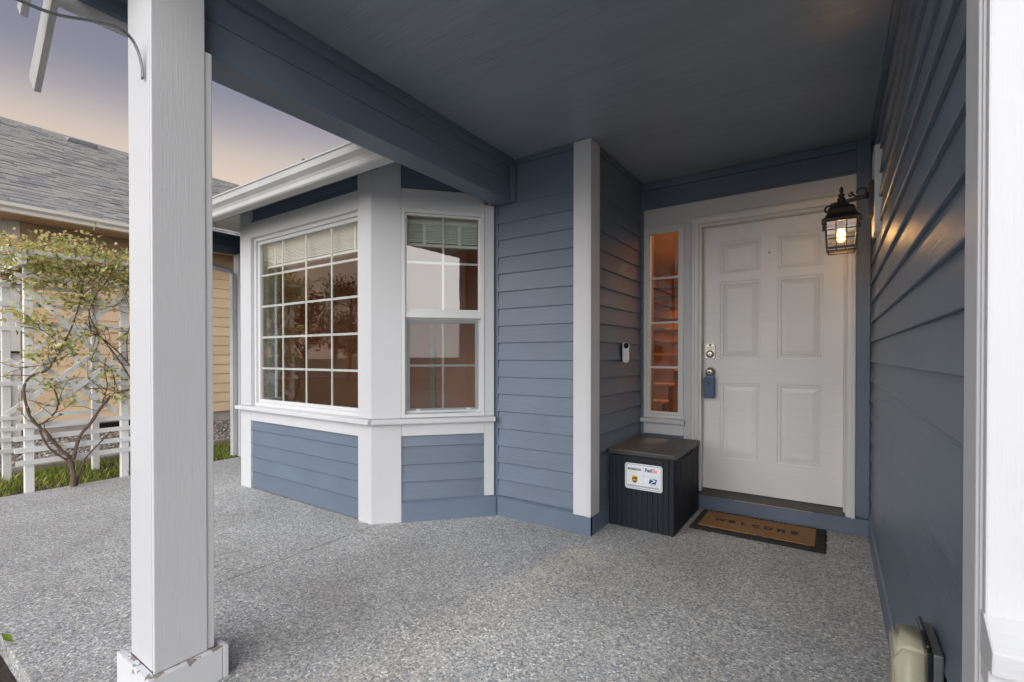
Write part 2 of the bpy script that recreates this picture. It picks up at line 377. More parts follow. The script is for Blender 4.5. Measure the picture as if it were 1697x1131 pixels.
def lathe_bm(bm, prof, seg=20, c=(0, 0, 0), axis='z'):
    rings = []
    for r, h in prof:
        ring = []
        for i in range(seg):
            a = 2 * math.pi * i / seg; p = (r * math.cos(a), r * math.sin(a), h)
            if axis == 'y': p = (p[0], p[2], p[1])
            if axis == 'x': p = (p[2], p[0], p[1])
            ring.append(bm.verts.new((p[0] + c[0], p[1] + c[1], p[2] + c[2])))
        rings.append(ring)
    for k in range(len(rings) - 1):
        for i in range(seg): bm.faces.new((rings[k][i], rings[k][(i + 1) % seg], rings[k + 1][(i + 1) % seg], rings[k + 1][i]))
    bm.faces.new(rings[0]); bm.faces.new(rings[-1])
def lathe(name, parent, prof, mat, c, axis='z', seg=20):
    bm = bmesh.new(); lathe_bm(bm, prof, seg, (0, 0, 0), axis)
    return finish(link(name, bmesh_to(name, bm, mat, True)), Matrix.Translation(c), parent)
def tube_bm(bm, pts, rad, seg=8, flat=None):
    pts = [Vector(p) for p in pts]; n = len(pts)
    if not isinstance(rad, (list, tuple)): rad = [rad] * n
    prev = None; rings = []
    for i in range(n):
        t = (pts[min(i + 1, n - 1)] - pts[max(i - 1, 0)]).normalized()
        if prev is None:
            ref = Vector((0, 0, 1)) if abs(t.z) < 0.9 else Vector((1, 0, 0)); u = t.cross(ref).normalized()
        else: u = (prev - t * prev.dot(t)).normalized()
        prev = u; v = t.cross(u)
        ring = []
        for k in range(seg):
            a = 2 * math.pi * k / seg
            ring.append(bm.verts.new(pts[i] + u * math.cos(a) * rad[i] * (flat or 1) + v * math.sin(a) * rad[i]))
        rings.append(ring)
    for i in range(n - 1):
        for k in range(seg): bm.faces.new((rings[i][k], rings[i][(k + 1) % seg], rings[i + 1][(k + 1) % seg], rings[i + 1][k]))
    bm.faces.new(rings[0]); bm.faces.new(rings[-1])
def tube(name, parent, pts, rad, mat, seg=8, flat=None, smooth=True):
    c = Vector(pts[0]); bm = bmesh.new(); tube_bm(bm, [Vector(p) - c for p in pts], rad, seg, flat)
    return finish(link(name, bmesh_to(name, bm, mat, smooth)), Matrix.Translation(c), parent)
def smoothline(pts, k=4):
    P = [Vector(p) for p in pts]; out = []
    for i in range(len(P) - 1):
        p0 = P[max(i - 1, 0)]; p1 = P[i]; p2 = P[i + 1]; p3 = P[min(i + 2, len(P) - 1)]
        for j in range(k):
            t = j / k
            out.append(0.5 * ((2 * p1) + (p2 - p0) * t + (2 * p0 - 5 * p1 + 4 * p2 - p3) * t * t + (3 * p1 - p0 - 3 * p2 + p3) * t ** 3))
    out.append(P[-1]); return out
def quads(name, parent, V, mat, per=4, loc=(0, 0, 0), faces=None):
    """V: (n, k, 3) array, n little pieces of k vertices each"""
    n, k, _ = V.shape; me = bpy.data.meshes.new(name)
    fl = faces or [list(range(k))]
    allf = []
    for f in fl: allf.append(np.array(f)[None, :] + (np.arange(n) * k)[:, None])
    me.vertices.add(n * k); me.vertices.foreach_set('co', V.reshape(-1).astype(np.float32))
    loops = np.concatenate([a.reshape(-1) for a in allf]); tot = np.concatenate([np.full(len(a), a.shape[1]) for a in allf])
    st = np.concatenate([[0], np.cumsum(tot)[:-1]])
    me.loops.add(len(loops)); me.loops.foreach_set('vertex_index', loops.astype(np.int32))
    me.polygons.add(len(tot)); me.polygons.foreach_set('loop_start', st.astype(np.int32)); me.polygons.foreach_set('loop_total', tot.astype(np.int32))
    me.update(); me.validate(); me.shade_flat(); me.materials.append(mat)
    return finish(link(name, me), Matrix.Translation(loc), parent)
def leaves(P, size, rg, aspect=0.55, updir=0.35):
    """folded leaf: tip, two sides, base, around each point"""
    n = len(P); d = rg.normal(size=(n, 3)); d /= np.linalg.norm(d, axis=1)[:, None]
    nn = rg.normal(size=(n, 3)); nn[:, 2] += updir * 2; nn -= d * (nn * d).sum(1)[:, None]; nn /= np.linalg.norm(nn, axis=1)[:, None]
    s = np.cross(d, nn); L = (size * rg.uniform(0.6, 1.35, n))[:, None]
    base = P - d * L * 0.5; tip = P + d * L * 0.5; mid = P - d * L * 0.08 - nn * L * 0.05
    a = mid + s * L * aspect * 0.5 + nn * L * 0.12; b = mid - s * L * aspect * 0.5 + nn * L * 0.12
    return np.stack([base, a, tip, b], 1)
LEAF_F = [[0, 1, 2], [0, 2, 3]]

# ================================================================== the setting
def sheet(name, x0, x1, y0, y1, z, mat):
    o = raw(name, None, [(x0, y0, z), (x1, y0, z), (x1, y1, z), (x0, y1, z)], [(0, 1, 2, 3)], mat); return kind(o, 'structure')
sheet('ground', -400, 400, -400, 400, -0.16, LAWN)
sheet('road', -400, 400, -20.5, -13.0, -0.150, SLATE)
kind(boxm('kerb', None, (-60, -13.0, -0.156), (60, -12.82, -0.03), CURBC), 'structure')
patio = kind(empty('concrete_patio', (-1, 1.5, 0)), 'structure')
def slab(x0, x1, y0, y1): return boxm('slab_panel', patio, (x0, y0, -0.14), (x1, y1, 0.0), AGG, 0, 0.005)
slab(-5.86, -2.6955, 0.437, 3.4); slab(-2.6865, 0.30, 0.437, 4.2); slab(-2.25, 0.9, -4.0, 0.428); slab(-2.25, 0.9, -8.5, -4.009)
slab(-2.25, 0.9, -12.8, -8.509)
dw = kind(empty('driveway', (4, -5, 0)), 'structure')
for k in range(3):
    for q in range(3): boxm('slab_panel', dw, (0.91 + q * 2.2, -12.8 + k * 4.3, -0.15), (3.10 + q * 2.2, -8.51 + k * 4.3, -0.004), CURBC, 0, 0.005)
sheet('planting_bed', -7.3, -5.862, -6.0, 6.0, -0.055, SOIL)
sheet('front_bed', -5.86, -2.255, -3.0, 0.434, -0.075, SOIL)
sheet('gravel_path', -10.2, -7.16, -2.0, 9.0, -0.075, GRAVB)

# ================================================================== the house
house = tag(empty('house', (-1.3, 2.95, 0)), 'slate blue lap-sided house with white trim, bay window and covered front porch', 'house')
ZC = 2.645
def part(name, *a, **k): return boxm(name, house, *a, **k)
def lapset(parent, A, B, zs, tb=0.018, tt=0.004, mat=BLUE, joints=None):
    A = Vector(A); B = Vector(B)
    for z0, z1 in zip(zs[:-1], zs[1:]):
        ex = 0.018
        h = z1 - z0 + ex
        k = random.uniform(-0.0012, 0.0012)
        cuts = [0.0] + ([random.choice(joints)] if joints and random.random() < 0.75 else []) + [1.0]
        Ln_ = (B - A).length
        for c0, c1 in zip(cuts[:-1], cuts[1:]):
            p = A.lerp(B, c0 + (0.0009 / Ln_ if c0 > 0 else 0)); q = A.lerp(B, c1 - (0.0009 / Ln_ if c1 < 1 else 0)); kk = k + (random.uniform(-0.001, 0.001) if c0 > 0 else 0)
            prism('siding_board', parent, (p.x, p.y, z0 + kk), (q.x, q.y, z0 + kk), [(0, 0), (-tb + 0.003, 0), (-tb, 0.003), (-tt, h), (0, h)], mat)
LAPS = [0.150, 0.27, 0.398, 0.526, 0.654, 0.785, 0.915, 1.043, 1.171, 1.299, 1.426, 1.554, 1.682, 1.814, 1.941, 2.07, 2.195, 2.325]

# front wall between bay and entry, facing -Y
fw = part('front_wall', (-2.10, 2.915, 0.0), (-1.365, 3.05, 2.72), BLUET)
lapset(fw, (-2.115, 2.915, 0), (-1.463, 2.915, 0), LAPS)
boxm('upper_panel', fw, (-1.93, 2.903, 2.328), (-1.463, 2.92, 2.604), BLUET)
boxm('frieze_strip', fw, (-1.93, 2.893, 2.606), (-1.463, 2.92, ZC - 0.001), BLUET)
bbp = [(0, 0), (-0.026, 0), (-0.026, 0.131), (0, 0.148)]
prism('baseboard', fw, (-2.118, 2.915, 0), (-1.334, 2.915, 0), bbp, BLUET)
boxm('corner_filler', fw, (-2.165, 2.897, 0.0), (-2.1005, 3.05, 2.70), BLUET, 2, 0)
# entry side wall, facing +X
sw = part('entry_side_wall', (-1.50, 3.04, 0.0), (-1.36, 4.0, 2.72), BLUET)
lapset(sw, (-1.36, 3.035, 0), (-1.36, 3.919, 0), LAPS)
boxm('upper_panel', sw, (-1.37, 3.03, 2.328), (-1.348, 3.919, 2.60), BLUET)
boxm('frieze_strip', sw, (-1.37, 3.03, 2.602), (-1.338, 3.919, ZC - 0.001), BLUET)
prism('baseboard', sw, (-1.36, 2.8915, 0), (-1.36, 3.92, 0), bbp, BLUET)
# corner boards (white), front and side leaf
boxm('corner_board', fw, (-1.463, 2.888, 0.128), (-1.338, 2.914, ZC - 0.002), WHITE)
boxm('corner_board', sw, (-1.3625, 2.8865, 0.126), (-1.333, 3.03, ZC - 0.003), WHITE)
# garage side wall, facing -X
gw = part('garage_side_wall', (0.215, 0.98, 0.0), (0.40, 4.1, 2.9), BLUET)
RL = [0.140 + 0.1277 * i for i in range(20)]
lapset(gw, (0.215, 3.92, 0), (0.215, 1.04, 0), RL, 0.019, 0.002, BLUE, (0.22, 0.36, 0.50, 0.64, 0.78))
prism('baseboard', gw, (0.215, 3.92, 0), (0.215, 1.04, 0), [(0, 0), (-0.025, 0), (-0.025, 0.128), (0, 0.140)], BLUET)
boxm('frieze_strip', gw, (0.190, 1.04, 2.588), (0.22, 3.94, ZC - 0.001), BLUET)
# garage corner trim and front wall with brick wainscot
boxm('corner_board', gw, (0.174, 0.966, 0.0), (0.216, 1.05, 2.9), WHITE)
boxm('corner_bead', gw, (0.1775, 0.958, 0.0), (0.20, 0.9655, 2.9), WHITE)
gf = part('garage_front_wall', (0.40, 0.965, 0.0), (6.5, 4.1, 3.2), BLUET)
boxm('front_trim_board', gf, (0.180, 0.940, 0.828), (0.62, 0.958, 2.9), WHITE, 2)
lapset(gf, (0.62, 0.965, 0), (6.5, 0.965, 0), [0.84 + 0.128 * i for i in range(17)])
prism('water_table_sill', gf, (0.178, 0.958, 0.765), (6.5, 0.958, 0.765), [(0, 0), (-0.062, 0), (-0.066, 0.034), (-0.016, 0.066), (0, 0.066)], WHITE, bev=0.003)
boxm('sill_apron', gf, (0.1785, 0.914, 0.735), (6.5, 0.957, 0.7645), WHITE)
boxm('mortar_backing', gf, (0.182, 0.925, 0.0), (6.5, 0.957, 0.734), MORTAR)
bme = prism_mesh(0.195, [(-0.05, 0), (0.05, 0), (0.05, 0.057), (-0.05, 0.057)], CLAY, 0.004, 'brick')
for r in range(11):
    for c in range(8):
        o = link('brick', bme); x = 0.184 + c * 0.205 + (0.1 if r % 2 else 0) + random.uniform(-0.002, 0.002)
        finish(o, Matrix.Translation((x, 0.964, 0.004 + r * 0.0665)), gf)

# entry wall (door wall) facing -Y; built round its openings
YD = 3.945
ew = part('entry_wall', (-1.36, YD, 2.30), (0.24, 4.10, 2.85), BLUET)
boxm('wall_pier', ew, (-1.36, YD, 0.0), (-1.30, 4.10, 2.30), BLUET)
boxm('wall_pier', ew, (-1.005, YD, 0.0), (-0.935, 4.10, 2.30), BLUET)
boxm('wall_pier', ew, (0.10, YD, 0.0), (0.24, 4.10, 2.30), BLUET)
boxm('wall_panel', ew, (-1.30, YD, 0.0), (-1.005, 4.10, 0.70), BLUET)
boxm('upper_panel', ew, (-1.335, 3.930, 2.448), (0.119, 3.95, 2.584), BLUET)
boxm('upper_strip', ew, (-1.335, 3.934, 2.4215), (0.119, 3.95, 2.447), BLUET)
boxm('frieze_strip', ew, (-1.335, 3.920, 2.586), (0.119, 3.95, ZC - 0.0015), BLUET)
boxm('corner_board', ew, (0.120, 3.922, 0.127), (0.1965, 3.95, ZC - 0.002), BLUET)
boxm('corner_board', ew, (-1.3595, 3.921, 0.149), (-1.328, 3.95, 2.585), BLUET)
boxm('header_board', ew, (-1.327, 3.921, 2.262), (0.119, 3.949, 2.420), WHITE)
boxm('flat_casing', ew, (-1.0, 3.9215, 0.555), (-0.9425, 3.948, 2.261), WHITE)
boxm('flat_casing', ew, (-1.0, 3.922, 0.120), (-0.9425, 3.9475, 0.554), WHITE)
boxm('apron_board', ew, (-1.327, 3.923, 0.555), (-1.001, 3.948, 0.650), WHITE)
boxm('step_riser', ew, (-1.33, 3.912, 0.0), (0.195, 3.9445, 0.112), BLUET)
boxm('worn_riser_edge', ew, (-0.62, 3.9105, 0.1045), (-0.12, 3.9135, 0.1125), BAREWOOD)
# sidelight window
sl = finish(link('sidelight_window', prism_mesh(0.01, [(-.001, 0), (.001, 0), (0, .001)], VINYL, 0, 'pin')), Matrix.Translation((-1.16, 4.02, 0.72)), house)
x0, x1, z0, z1 = -1.326, -1.001, 0.692, 2.261
def winframe(parent, A, d, n, s0, s1, z0, z1, fw_, f0, f1, mat, nm='window_frame'):
    """rectangular frame of four bars in the vertical plane through A along d, outward n; f0..f1 is the depth range along n"""
    A = Vector(A); d = Vector(d); n = Vector(n); t = f1 - f0; mid = n * ((f0 + f1) / 2)
    for s in (s0 + fw_ / 2, s1 - fw_ / 2):
        a = A + d * s + mid; prism(nm, parent, (a.x, a.y, z0), (a.x, a.y, z1), [(-t / 2, -fw_ / 2), (t / 2, -fw_ / 2), (t / 2, fw_ / 2), (-t / 2, fw_ / 2)], mat, up=d, bev=0.002)
    for z in (z0 + fw_ / 2, z1 - fw_ / 2):
        a = A + d * (s0 + fw_ + 0.0004) + mid; b = A + d * (s1 - fw_ - 0.0004) + mid
        bar(nm, parent, (a.x, a.y, z), (b.x, b.y, z), t, fw_, mat)
def pane(parent, A, d, n, s0, s1, z0, z1, f, mat=GLASS, nm='glass_pane', t=0.004):
    A = Vector(A); d = Vector(d); n = Vector(n); a = A + d * s0 + n * f; b = A + d * s1 + n * f
    bar(nm, parent, (a.x, a.y, (z0 + z1) / 2), (b.x, b.y, (z0 + z1) / 2), t, z1 - z0, mat, bev=0)
EX, EY = Vector((1, 0, 0)), Vector((0, -1, 0))
winframe(sl, (0, 3.945, 0), EX, EY, -1.3255, -1.001, 0.692, 2.261, 0.024, -0.02, 0.0275, VINYL)
winframe(sl, (0, 3.945, 0), EX, EY, -1.3010, -1.0255, 0.717, 2.2365, 0.022, -0.03, 0.014, VINYL, 'inner_frame')
pane(sl, (0, 3.945, 0), EX, EY, -1.279, -1.0475, 0.739, 2.2145, -0.008)
for k in (1, 2, 3): pane(sl, (0, 3.945, 0), EX, EY, -1.279, -1.0475, 0.7395 + 0.3688 * k - 0.008, 0.7395 + 0.3688 * k + 0.008, 0.001, VINYL, 'muntin', 0.006)
prism('sill', sl, (-1.385, 3.945, 0.651), (-0.988, 3.945, 0.651), [(0, 0), (-0.058, 0), (-0.062, 0.032), (-0.02, 0.041), (0, 0.041)], WHITE, bev=0.002)
# door with casing
dr = part('front_door', (-0.866, 4.008, 0.150), (0.052, 4.045, 2.216), DOORW)
def brickmould(A, B, up): prism('casing', dr, A, B, [(0, 0), (0, 0.056), (-0.030, 0.056), (-0.034, 0.050), (-0.034, 0.034), (-0.028, 0.030), (-0.026, 0.012), (-0.020, 0.004), (-0.020, 0)], VINYL, up=up, bev=0.0015)
brickmould((-0.885, 3.945, 0.112), (-0.885, 3.945, 2.2395), (-1, 0, 0)) if False else None
for (A, B, up, s) in (((-0.885, 0.112), (-0.885, 2.24), -1, 0), ((0.064, 0.108), (0.064, 2.24), 1, 0)):
    M = Matrix(((0, 0, up, A[0]), (0, 1, 0, 3.945), (1, 0, 0, A[1]), (0, 0, 0, 1)))
    me = prism_mesh(B[1] - A[1], [(0, 0), (0, 0.056), (-0.030, 0.056), (-0.034, 0.050), (-0.034, 0.034), (-0.028, 0.030), (-0.026, 0.012), (-0.020, 0.004), (-0.020, 0)], VINYL, 0.0015, 'casing')
    finish(link('casing', me), M, dr)
brickmould((-0.941, 3.945, 2.2405), (0.120, 3.945, 2.2405), (0, 0, 1))
boxm('jamb', dr, (-0.8845, 3.928, 0.135), (-0.8675, 4.046, 2.239), VINYL)
boxm('jamb', dr, (0.0535, 3.928, 0.135), (0.0635, 4.046, 2.239), VINYL)
boxm('head_jamb', dr, (-0.867, 3.929, 2.218), (0.053, 4.046, 2.2385), VINYL)
prism('threshold', dr, (-0.884, 4.05, 0.1135), (0.063, 4.05, 0.1135), [(0, 0), (-0.150, 0), (-0.150, 0.010), (-0.040, 0.034), (0, 0.034)], THRESH, bev=0.001)
def stile(x0, x1, z0, z1): boxm('door_rail', dr, (x0, 3.999, z0), (x1, 4.0075, z1), DOORW, None, 0.0025)
DX = [-0.866, -0.742, -0.460, -0.348, -0.066, 0.052]; DZ = [0.150, 0.402, 0.992, 1.178, 1.782, 1.846, 2.095, 2.216]
leaf_bm = bmesh.new()
# the pressed face: a frame sheet with six openings, then stepped mouldings into each opening
def quadxz(bm, x0, x1, z0, z1, y): bm.faces.new([bm.verts.new(p) for p in ((x0, y, z0), (x1, y, z0), (x1, y, z1), (x0, y, z1))])
pan = []
for i in range(5):
    for j in range(7):
        if i in (1, 3) and j in (1, 3, 5): pan.append((DX[i], DX[i + 1], DZ[j], DZ[j + 1])); continue
        quadxz(leaf_bm, DX[i], DX[i + 1], DZ[j], DZ[j + 1], 4.0)
for (a, b, c, d) in pan:
    prev = [(a, 4.0, c), (b, 4.0, c), (b, 4.0, d), (a, 4.0, d)]
    for ins, y in ((0.004, 4.0045), (0.012, 4.0055), (0.016, 4.0015), (0.022, 4.0015), (0.026, 4.0065)):
        cur = [(a + ins, y, c + ins), (b - ins, y, c + ins), (b - ins, y, d - ins), (a + ins, y, d - ins)]
        for k in range(4): leaf_bm.faces.new([leaf_bm.verts.new(p) for p in (prev[k], prev[(k + 1) % 4], cur[(k + 1) % 4], cur[k])])
        prev = cur
bmesh.ops.remove_doubles(leaf_bm, verts=leaf_bm.verts[:], dist=1e-5)
o = finish(link('door_face', bmesh_to('door_face', leaf_bm, DOORW)), Matrix.Identity(4), dr)
for (a, b, c, d) in pan:
    i0, i1 = 0.0265, 0.058
    raw('door_panel', dr, [(a + i0, 4.0068, c + i0), (b - i0, 4.0068, c + i0), (b - i0, 4.0068, d - i0), (a + i0, 4.0068, d - i0),
        (a + i1, 4.0008, c + i1), (b - i1, 4.0008, c + i1), (b - i1, 4.0008, d - i1), (a + i1, 4.0008, d - i1)],
        [(0, 1, 5, 4), (1, 2, 6, 5), (2, 3, 7, 6), (3, 0, 4, 7), (4, 5, 6, 7)], DOORW)
# keypad deadbolt
kx, kz = -0.812, 1.238
bm = bmesh.new()
pr = [(-0.035, -0.056), (0.035, -0.056), (0.035, 0.048), (0.022, 0.060), (-0.022, 0.060), (-0.035, 0.048)]
f = bm.faces.new([bm.verts.new((x, 0, z)) for x, z in pr]); e = bmesh.ops.extrude_face_region(bm, geom=[f])
bmesh.ops.translate(bm, verts=[v for v in e['geom'] if isinstance(v, bmesh.types.BMVert)], vec=(0, -0.022, 0))
bmesh.ops.bevel(bm, geom=bm.edges[:], offset=0.003, segments=2, affect='EDGES')
kp = finish(link('keypad_lock', bmesh_to('keypad_lock', bm, NICKEL)), Matrix.Translation((kx, 3.9995, kz)), dr)
bm = bmesh.new()
for r in range(2):
    for c in range(5): lathe_bm(bm, [(0.0045, 0), (0.004, -0.004)], 8, (kx - 0.024 + c * 0.012, 3.9775, kz + 0.032 - r * 0.015), 'y')
lathe_bm(bm, [(0.010, 0), (0.010, -0.002)], 12, (kx, 3.9775, kz + 0.05), 'y')
finish(link('keypad_buttons', bmesh_to('keypad_buttons', bm, KEYDARK)), Matrix.Identity(4), dr)
lathe('lock_cylinder', dr, [(0.030, 0), (0.030, -0.006), (0.024, -0.012), (0.024, -0.02), (0.016, -0.022)], NICKEL, (kx, 3.9772, kz - 0.022), 'y')
boxm('keyhole', dr, (kx - 0.0025, 3.953, kz - 0.030), (kx + 0.0025, 3.9553, kz - 0.014), KEYDARK, None, 0)
lathe('door_knob', dr, [(0.036, 0), (0.036, -0.006), (0.030, -0.010), (0.013, -0.016), (0.013, -0.030), (0.024, -0.038), (0.030, -0.050), (0.029, -0.060), (0.020, -0.066), (0.012, -0.067)], NICKEL, (-0.811, 3.9995, 1.075), 'y', 24)
lathe('knob_cylinder', dr, [(0.011, 0), (0.011, -0.003), (0.008, -0.004)], KEYDARK, (-0.811, 3.9325, 1.075), 'y', 14)
lathe('peephole', dr, [(0.008, 0), (0.008, -0.003), (0.004, -0.004)], BRASS, (-0.404, 3.9995, 1.972), 'y', 14)

# porch: ceiling, side beam, front beam, post
pc = part('porch_ceiling', (-1.968, 0.62, ZC + 0.012), (0.35, 4.05, 2.70), CEIL, axis=0, bev=0)
for y0, y1 in ((0.62, 1.859), (1.8605, 3.079), (3.0805, 4.05)): boxm('ceiling_sheet', pc, (-1.968, y0, ZC), (0.35, y1, ZC + 0.0115), CEIL, 0, 0.0006)
bmn = part('porch_beam', (-2.125, 0.80, 2.335), (-1.974, 2.90, 2.70), BLUET, axis=1, bev=0.002)
boxm('beam_board', bmn, (-1.973, 0.83, 2.333), (-1.962, 2.896, 2.472), BLUE, 1)
boxm('beam_board', bmn, (-1.973, 0.83, 2.476), (-1.966, 2.896, 2.584), BLUE, 1)
boxm('beam_crown', bmn, (-1.973, 0.83, 2.585), (-1.948, 2.896, 2.6445), BLUET, 1)
boxm('beam_end_trim', bmn, (-1.961, 2.868, 2.334), (-1.930, 2.9145, 2.585), BLUET, 2)
boxm('beam_end_trim', bmn, (-1.961, 2.856, 2.420), (-1.944, 2.8675, 2.640), BLUET, 2)
fb = part('front_fascia', (-1.895, 0.60, 2.655), (0.17, 0.62, 2.85), BLUET, axis=0, bev=0.002)
ps = part('porch_post', (-2.095, 0.652, 0.02), (-1.912, 0.80, 2.75), WHITE, bev=0.003)
boxm('post_board', ps, (-2.112, 0.640, 0.12), (-1.924, 0.6515, 2.75), WHITE)
boxm('post_board', ps, (-1.9115, 0.638, 0.12), (-1.898, 0.803, 2.75), WHITE)
boxm('post_bead', ps, (-1.9235, 0.6415, 0.12), (-1.9122, 0.6512, 2.75), WHITE)
boxm('post_strip', ps, (-1.95, 0.8035, 0.12), (-1.9035, 0.829, 2.312), WHITE)
bev = 0.004
boxm('post_plinth', ps, (-2.165, 0.612, 0.0), (-1.898, 0.6395, 0.120), PEEL, 0, bev)
boxm('post_plinth', ps, (-1.8975, 0.612, 0.0), (-1.874, 0.845, 0.121), PEEL, 1, bev)
boxm('post_plinth', ps, (-1.965, 0.8455, 0.0), (-1.8745, 0.866, 0.119), PEEL, 0, bev)
boxm('post_plinth', ps, (-2.165, 0.640, 0.0), (-2.12, 0.866, 0.120), PEEL, 1, bev)

# porch roof: left eave fascia, soffit, rake boards, deck
rf = raw('porch_roof', house, [(-2.44, 0.45, 2.66), (-2.44, 4.4, 2.66), (-0.9, 4.4, 4.10), (-0.9, 0.45, 4.10), (1.1, 0.45, 4.10), (1.1, 4.4, 4.10), (0.9, 0.45, 2.72), (0.9, 4.4, 2.72)],
    [(0, 1, 2, 3), (3, 2, 5, 4), (4, 5, 7, 6), (0, 6, 7, 1), (0, 3, 4, 6), (1, 7, 5, 2)], SHING)
boxm('eave_fascia', rf, (-2.418, 0.50, 2.512), (-2.398, 4.2, 2.64), WHITE, 1)
boxm('eave_soffit', rf, (-2.397, 0.56, 2.62), (-2.127, 2.9, 2.635), BLUET, 1)
boxm('eave_cleat', rf, (-2.397, 0.56, 2.560), (-2.372, 2.9, 2.6195), BLUET, 1)
bar('rake_board', rf, (-2.60, 0.49, 2.265), (-0.95, 0.49, 3.82), 0.02, 0.11, SASHG, up=(0, 0, 1))
bar('rake_board', rf, (-2.36, 0.415, 2.405), (-0.95, 0.415, 3.73), 0.02, 0.06, SASHG, up=(0, 0, 1))
# main roof masses
raw('main_roof', house, [(-6.25, 1.92, 2.475), (-2.13, 1.92, 2.475), (-2.13, 6.5, 4.9), (-6.25, 6.5, 4.9), (-6.25, 11, 2.475), (8, 11, 2.475), (8, 6.5, 4.9)],
    [(0, 1, 2, 3), (3, 2, 6, 5, 4)], SHING)
raw('garage_roof', house, [(0.9, 0.5, 2.72), (8, 0.5, 2.72), (8, 6.5, 4.9), (-2.1, 6.5, 4.9), (-2.1, 4.4, 2.72), (0.9, 4.4, 2.72)], [(0, 1, 2, 3, 4, 5)], SHING)
part('back_mass', (-5.95, 9.0, 0), (6.5, 9.15, 2.9), BLUET)
part('west_wall', (-5.95, 2.95, 0), (-5.83, 9.0, 2.7), BLUET)

# ---- bay window
C0 = Vector((-2.718, 2.218, 0)); J0 = Vector((-2.112, 2.884, 0)); BL = Vector((-4.556, 2.218, 0))
d2 = (J0 - C0).normalized(); n2 = Vector((d2.y, -d2.x, 0)); L2 = (J0 - C0).length
dL = Vector((-(J0 - C0).x, (J0 - C0).y, 0)).normalized()
bay = part('bay_window', (-4.50, 2.30, 0.0), (-2.78, 2.40, 0.66), BLUET)
def vboard(nm, parent, A, d, n, s0, s1, z0, z1, f0, f1, mat, bev=0.003):
    """upright board between s0 and s1 along d from A"""
    A = Vector(A); s = (s0 + s1) / 2; wd = s1 - s0; t = f1 - f0; a = A + d * s + n * ((f0 + f1) / 2)
    return prism(nm, parent, (a.x, a.y, z0), (a.x, a.y, z1), [(-t / 2, -wd / 2), (t / 2, -wd / 2), (t / 2, wd / 2), (-t / 2, wd / 2)], mat, up=d, bev=bev)
def hboard(nm, parent, A, d, n, s0, s1, z0, z1, f0, f1, mat, bev=0.003):
    A = Vector(A); a = A + d * s0 + n * ((f0 + f1) / 2); b = A + d * s1 + n * ((f0 + f1) / 2)
    return bar(nm, parent, (a.x, a.y, (z0 + z1) / 2), (b.x, b.y, (z0 + z1) / 2), f1 - f0, z1 - z0, mat, bev=bev)
W1 = C0.x - BL.x
# mitred white corner post between the two facets, one piece
cm = []
p_in = lambda s, f, d, n, A: A + d * s + n * f
a1 = C0 + EX * -0.148; b2 = C0 + d2 * 0.207
mitre_in = C0 + (Vector((0, 1, 0)) - n2).normalized() * 0.045
prof = [a1, C0, b2, b2 - n2 * 0.035, mitre_in, a1 + Vector((0, 0.035, 0))]
def column(nm, parent, prof, z0, z1, mat):
    n = len(prof); c = Vector(prof[0]); V = [(p - c).to_tuple() for p in prof]
    vs = [(x, y, z0) for x, y, _ in V] + [(x, y, z1) for x, y, _ in V]
    fs = [tuple(range(n)), tuple(range(n, 2 * n))] + [(i, (i + 1) % n, n + (i + 1) % n, n + i) for i in range(n)]
    # local x along the grain: build lying down
    vs = [(z, x, y) for x, y, z in vs]
    me = bpy.data.meshes.new(nm); me.from_pydata(vs, [], fs); me.materials.append(mat)
    bm = bmesh.new(); bm.from_mesh(me); bmesh.ops.recalc_face_normals(bm, faces=bm.faces[:])
    bmesh.ops.bevel(bm, geom=bm.edges[:], offset=0.002, segments=2, affect='EDGES'); bm.to_mesh(me); bm.free()
    M = Matrix(((0, 1, 0, c.x), (0, 0, 1, c.y), (1, 0, 0, 0), (0, 0, 0, 1)))
    return finish(link(nm, me), M, parent)
column('corner_post', bay, prof, 0.0, 0.712, WHITE)
column('corner_post', bay, prof, 0.752, 2.66, WHITE)
vboard('corner_board', bay, BL, EX, EY, 0.0, 0.175, 0.0, 0.712, -0.035, 0.0, WHITE)
vboard('corner_board', bay, BL, EX, EY, 0.0, 0.185, 0.752, 2.66, -0.035, 0.0, WHITE)
# facet 1
s1a, s1b = 0.1755, W1 - 0.1485
lapset(bay, BL + EX * s1a + Vector((0, 0.028, 0)), BL + EX * s1b + Vector((0, 0.028, 0)), [0.008, 0.156, 0.283, 0.405, 0.53, 0.605])
hboard('apron_board', bay, BL, EX, EY, s1a, s1b, 0.617, 0.712, -0.034, -0.002, WHITE)
sp = [(0.04, 0), (-0.036, 0), (-0.040, 0.006), (-0.040, 0.028), (-0.034, 0.034), (0.04, 0.041)]
m1 = C0 + (EY + n2).normalized() * 0.0
prism('window_sill', bay, (BL.x - 0.03, 2.218, 0.7115), (C0.x + 0.012, 2.218, 0.7115), sp, WHITE)
prism('window_sill', bay, (C0.x + 0.0, C0.y, 0.7120), (J0.x - 0.006, J0.y - 0.006, 0.7120), sp, WHITE)
hboard('header_board', bay, BL, EX, EY, 0.1855, s1b, 2.266, 2.404, -0.036, -0.001, WHITE)
hboard('upper_panel', bay, BL, EX, EY, 0.1855, s1b, 2.425, 2.67, -0.05, -0.022, BLUET)
hboard('upper_strip', bay, BL, EX, EY, 0.1855, s1b, 2.405, 2.4245, -0.05, -0.014, BLUET)
G0, G1 = 0.192, W1 - 0.150
winframe(bay, BL, EX, EY, 0.186, W1 - 0.1485, 0.7525, 2.2655, 0.030, -0.085, -0.030, VINYL)
gs0, gs1, gz0, gz1 = 0.216, W1 - 0.1785, 0.7825, 2.2355
winframe(bay, BL, EX, EY, gs0 + .0005, gs1 - .0005, gz0 + .0005, gz1 - .0005, 0.028, -0.080, -0.050, VINYL, 'inner_frame')
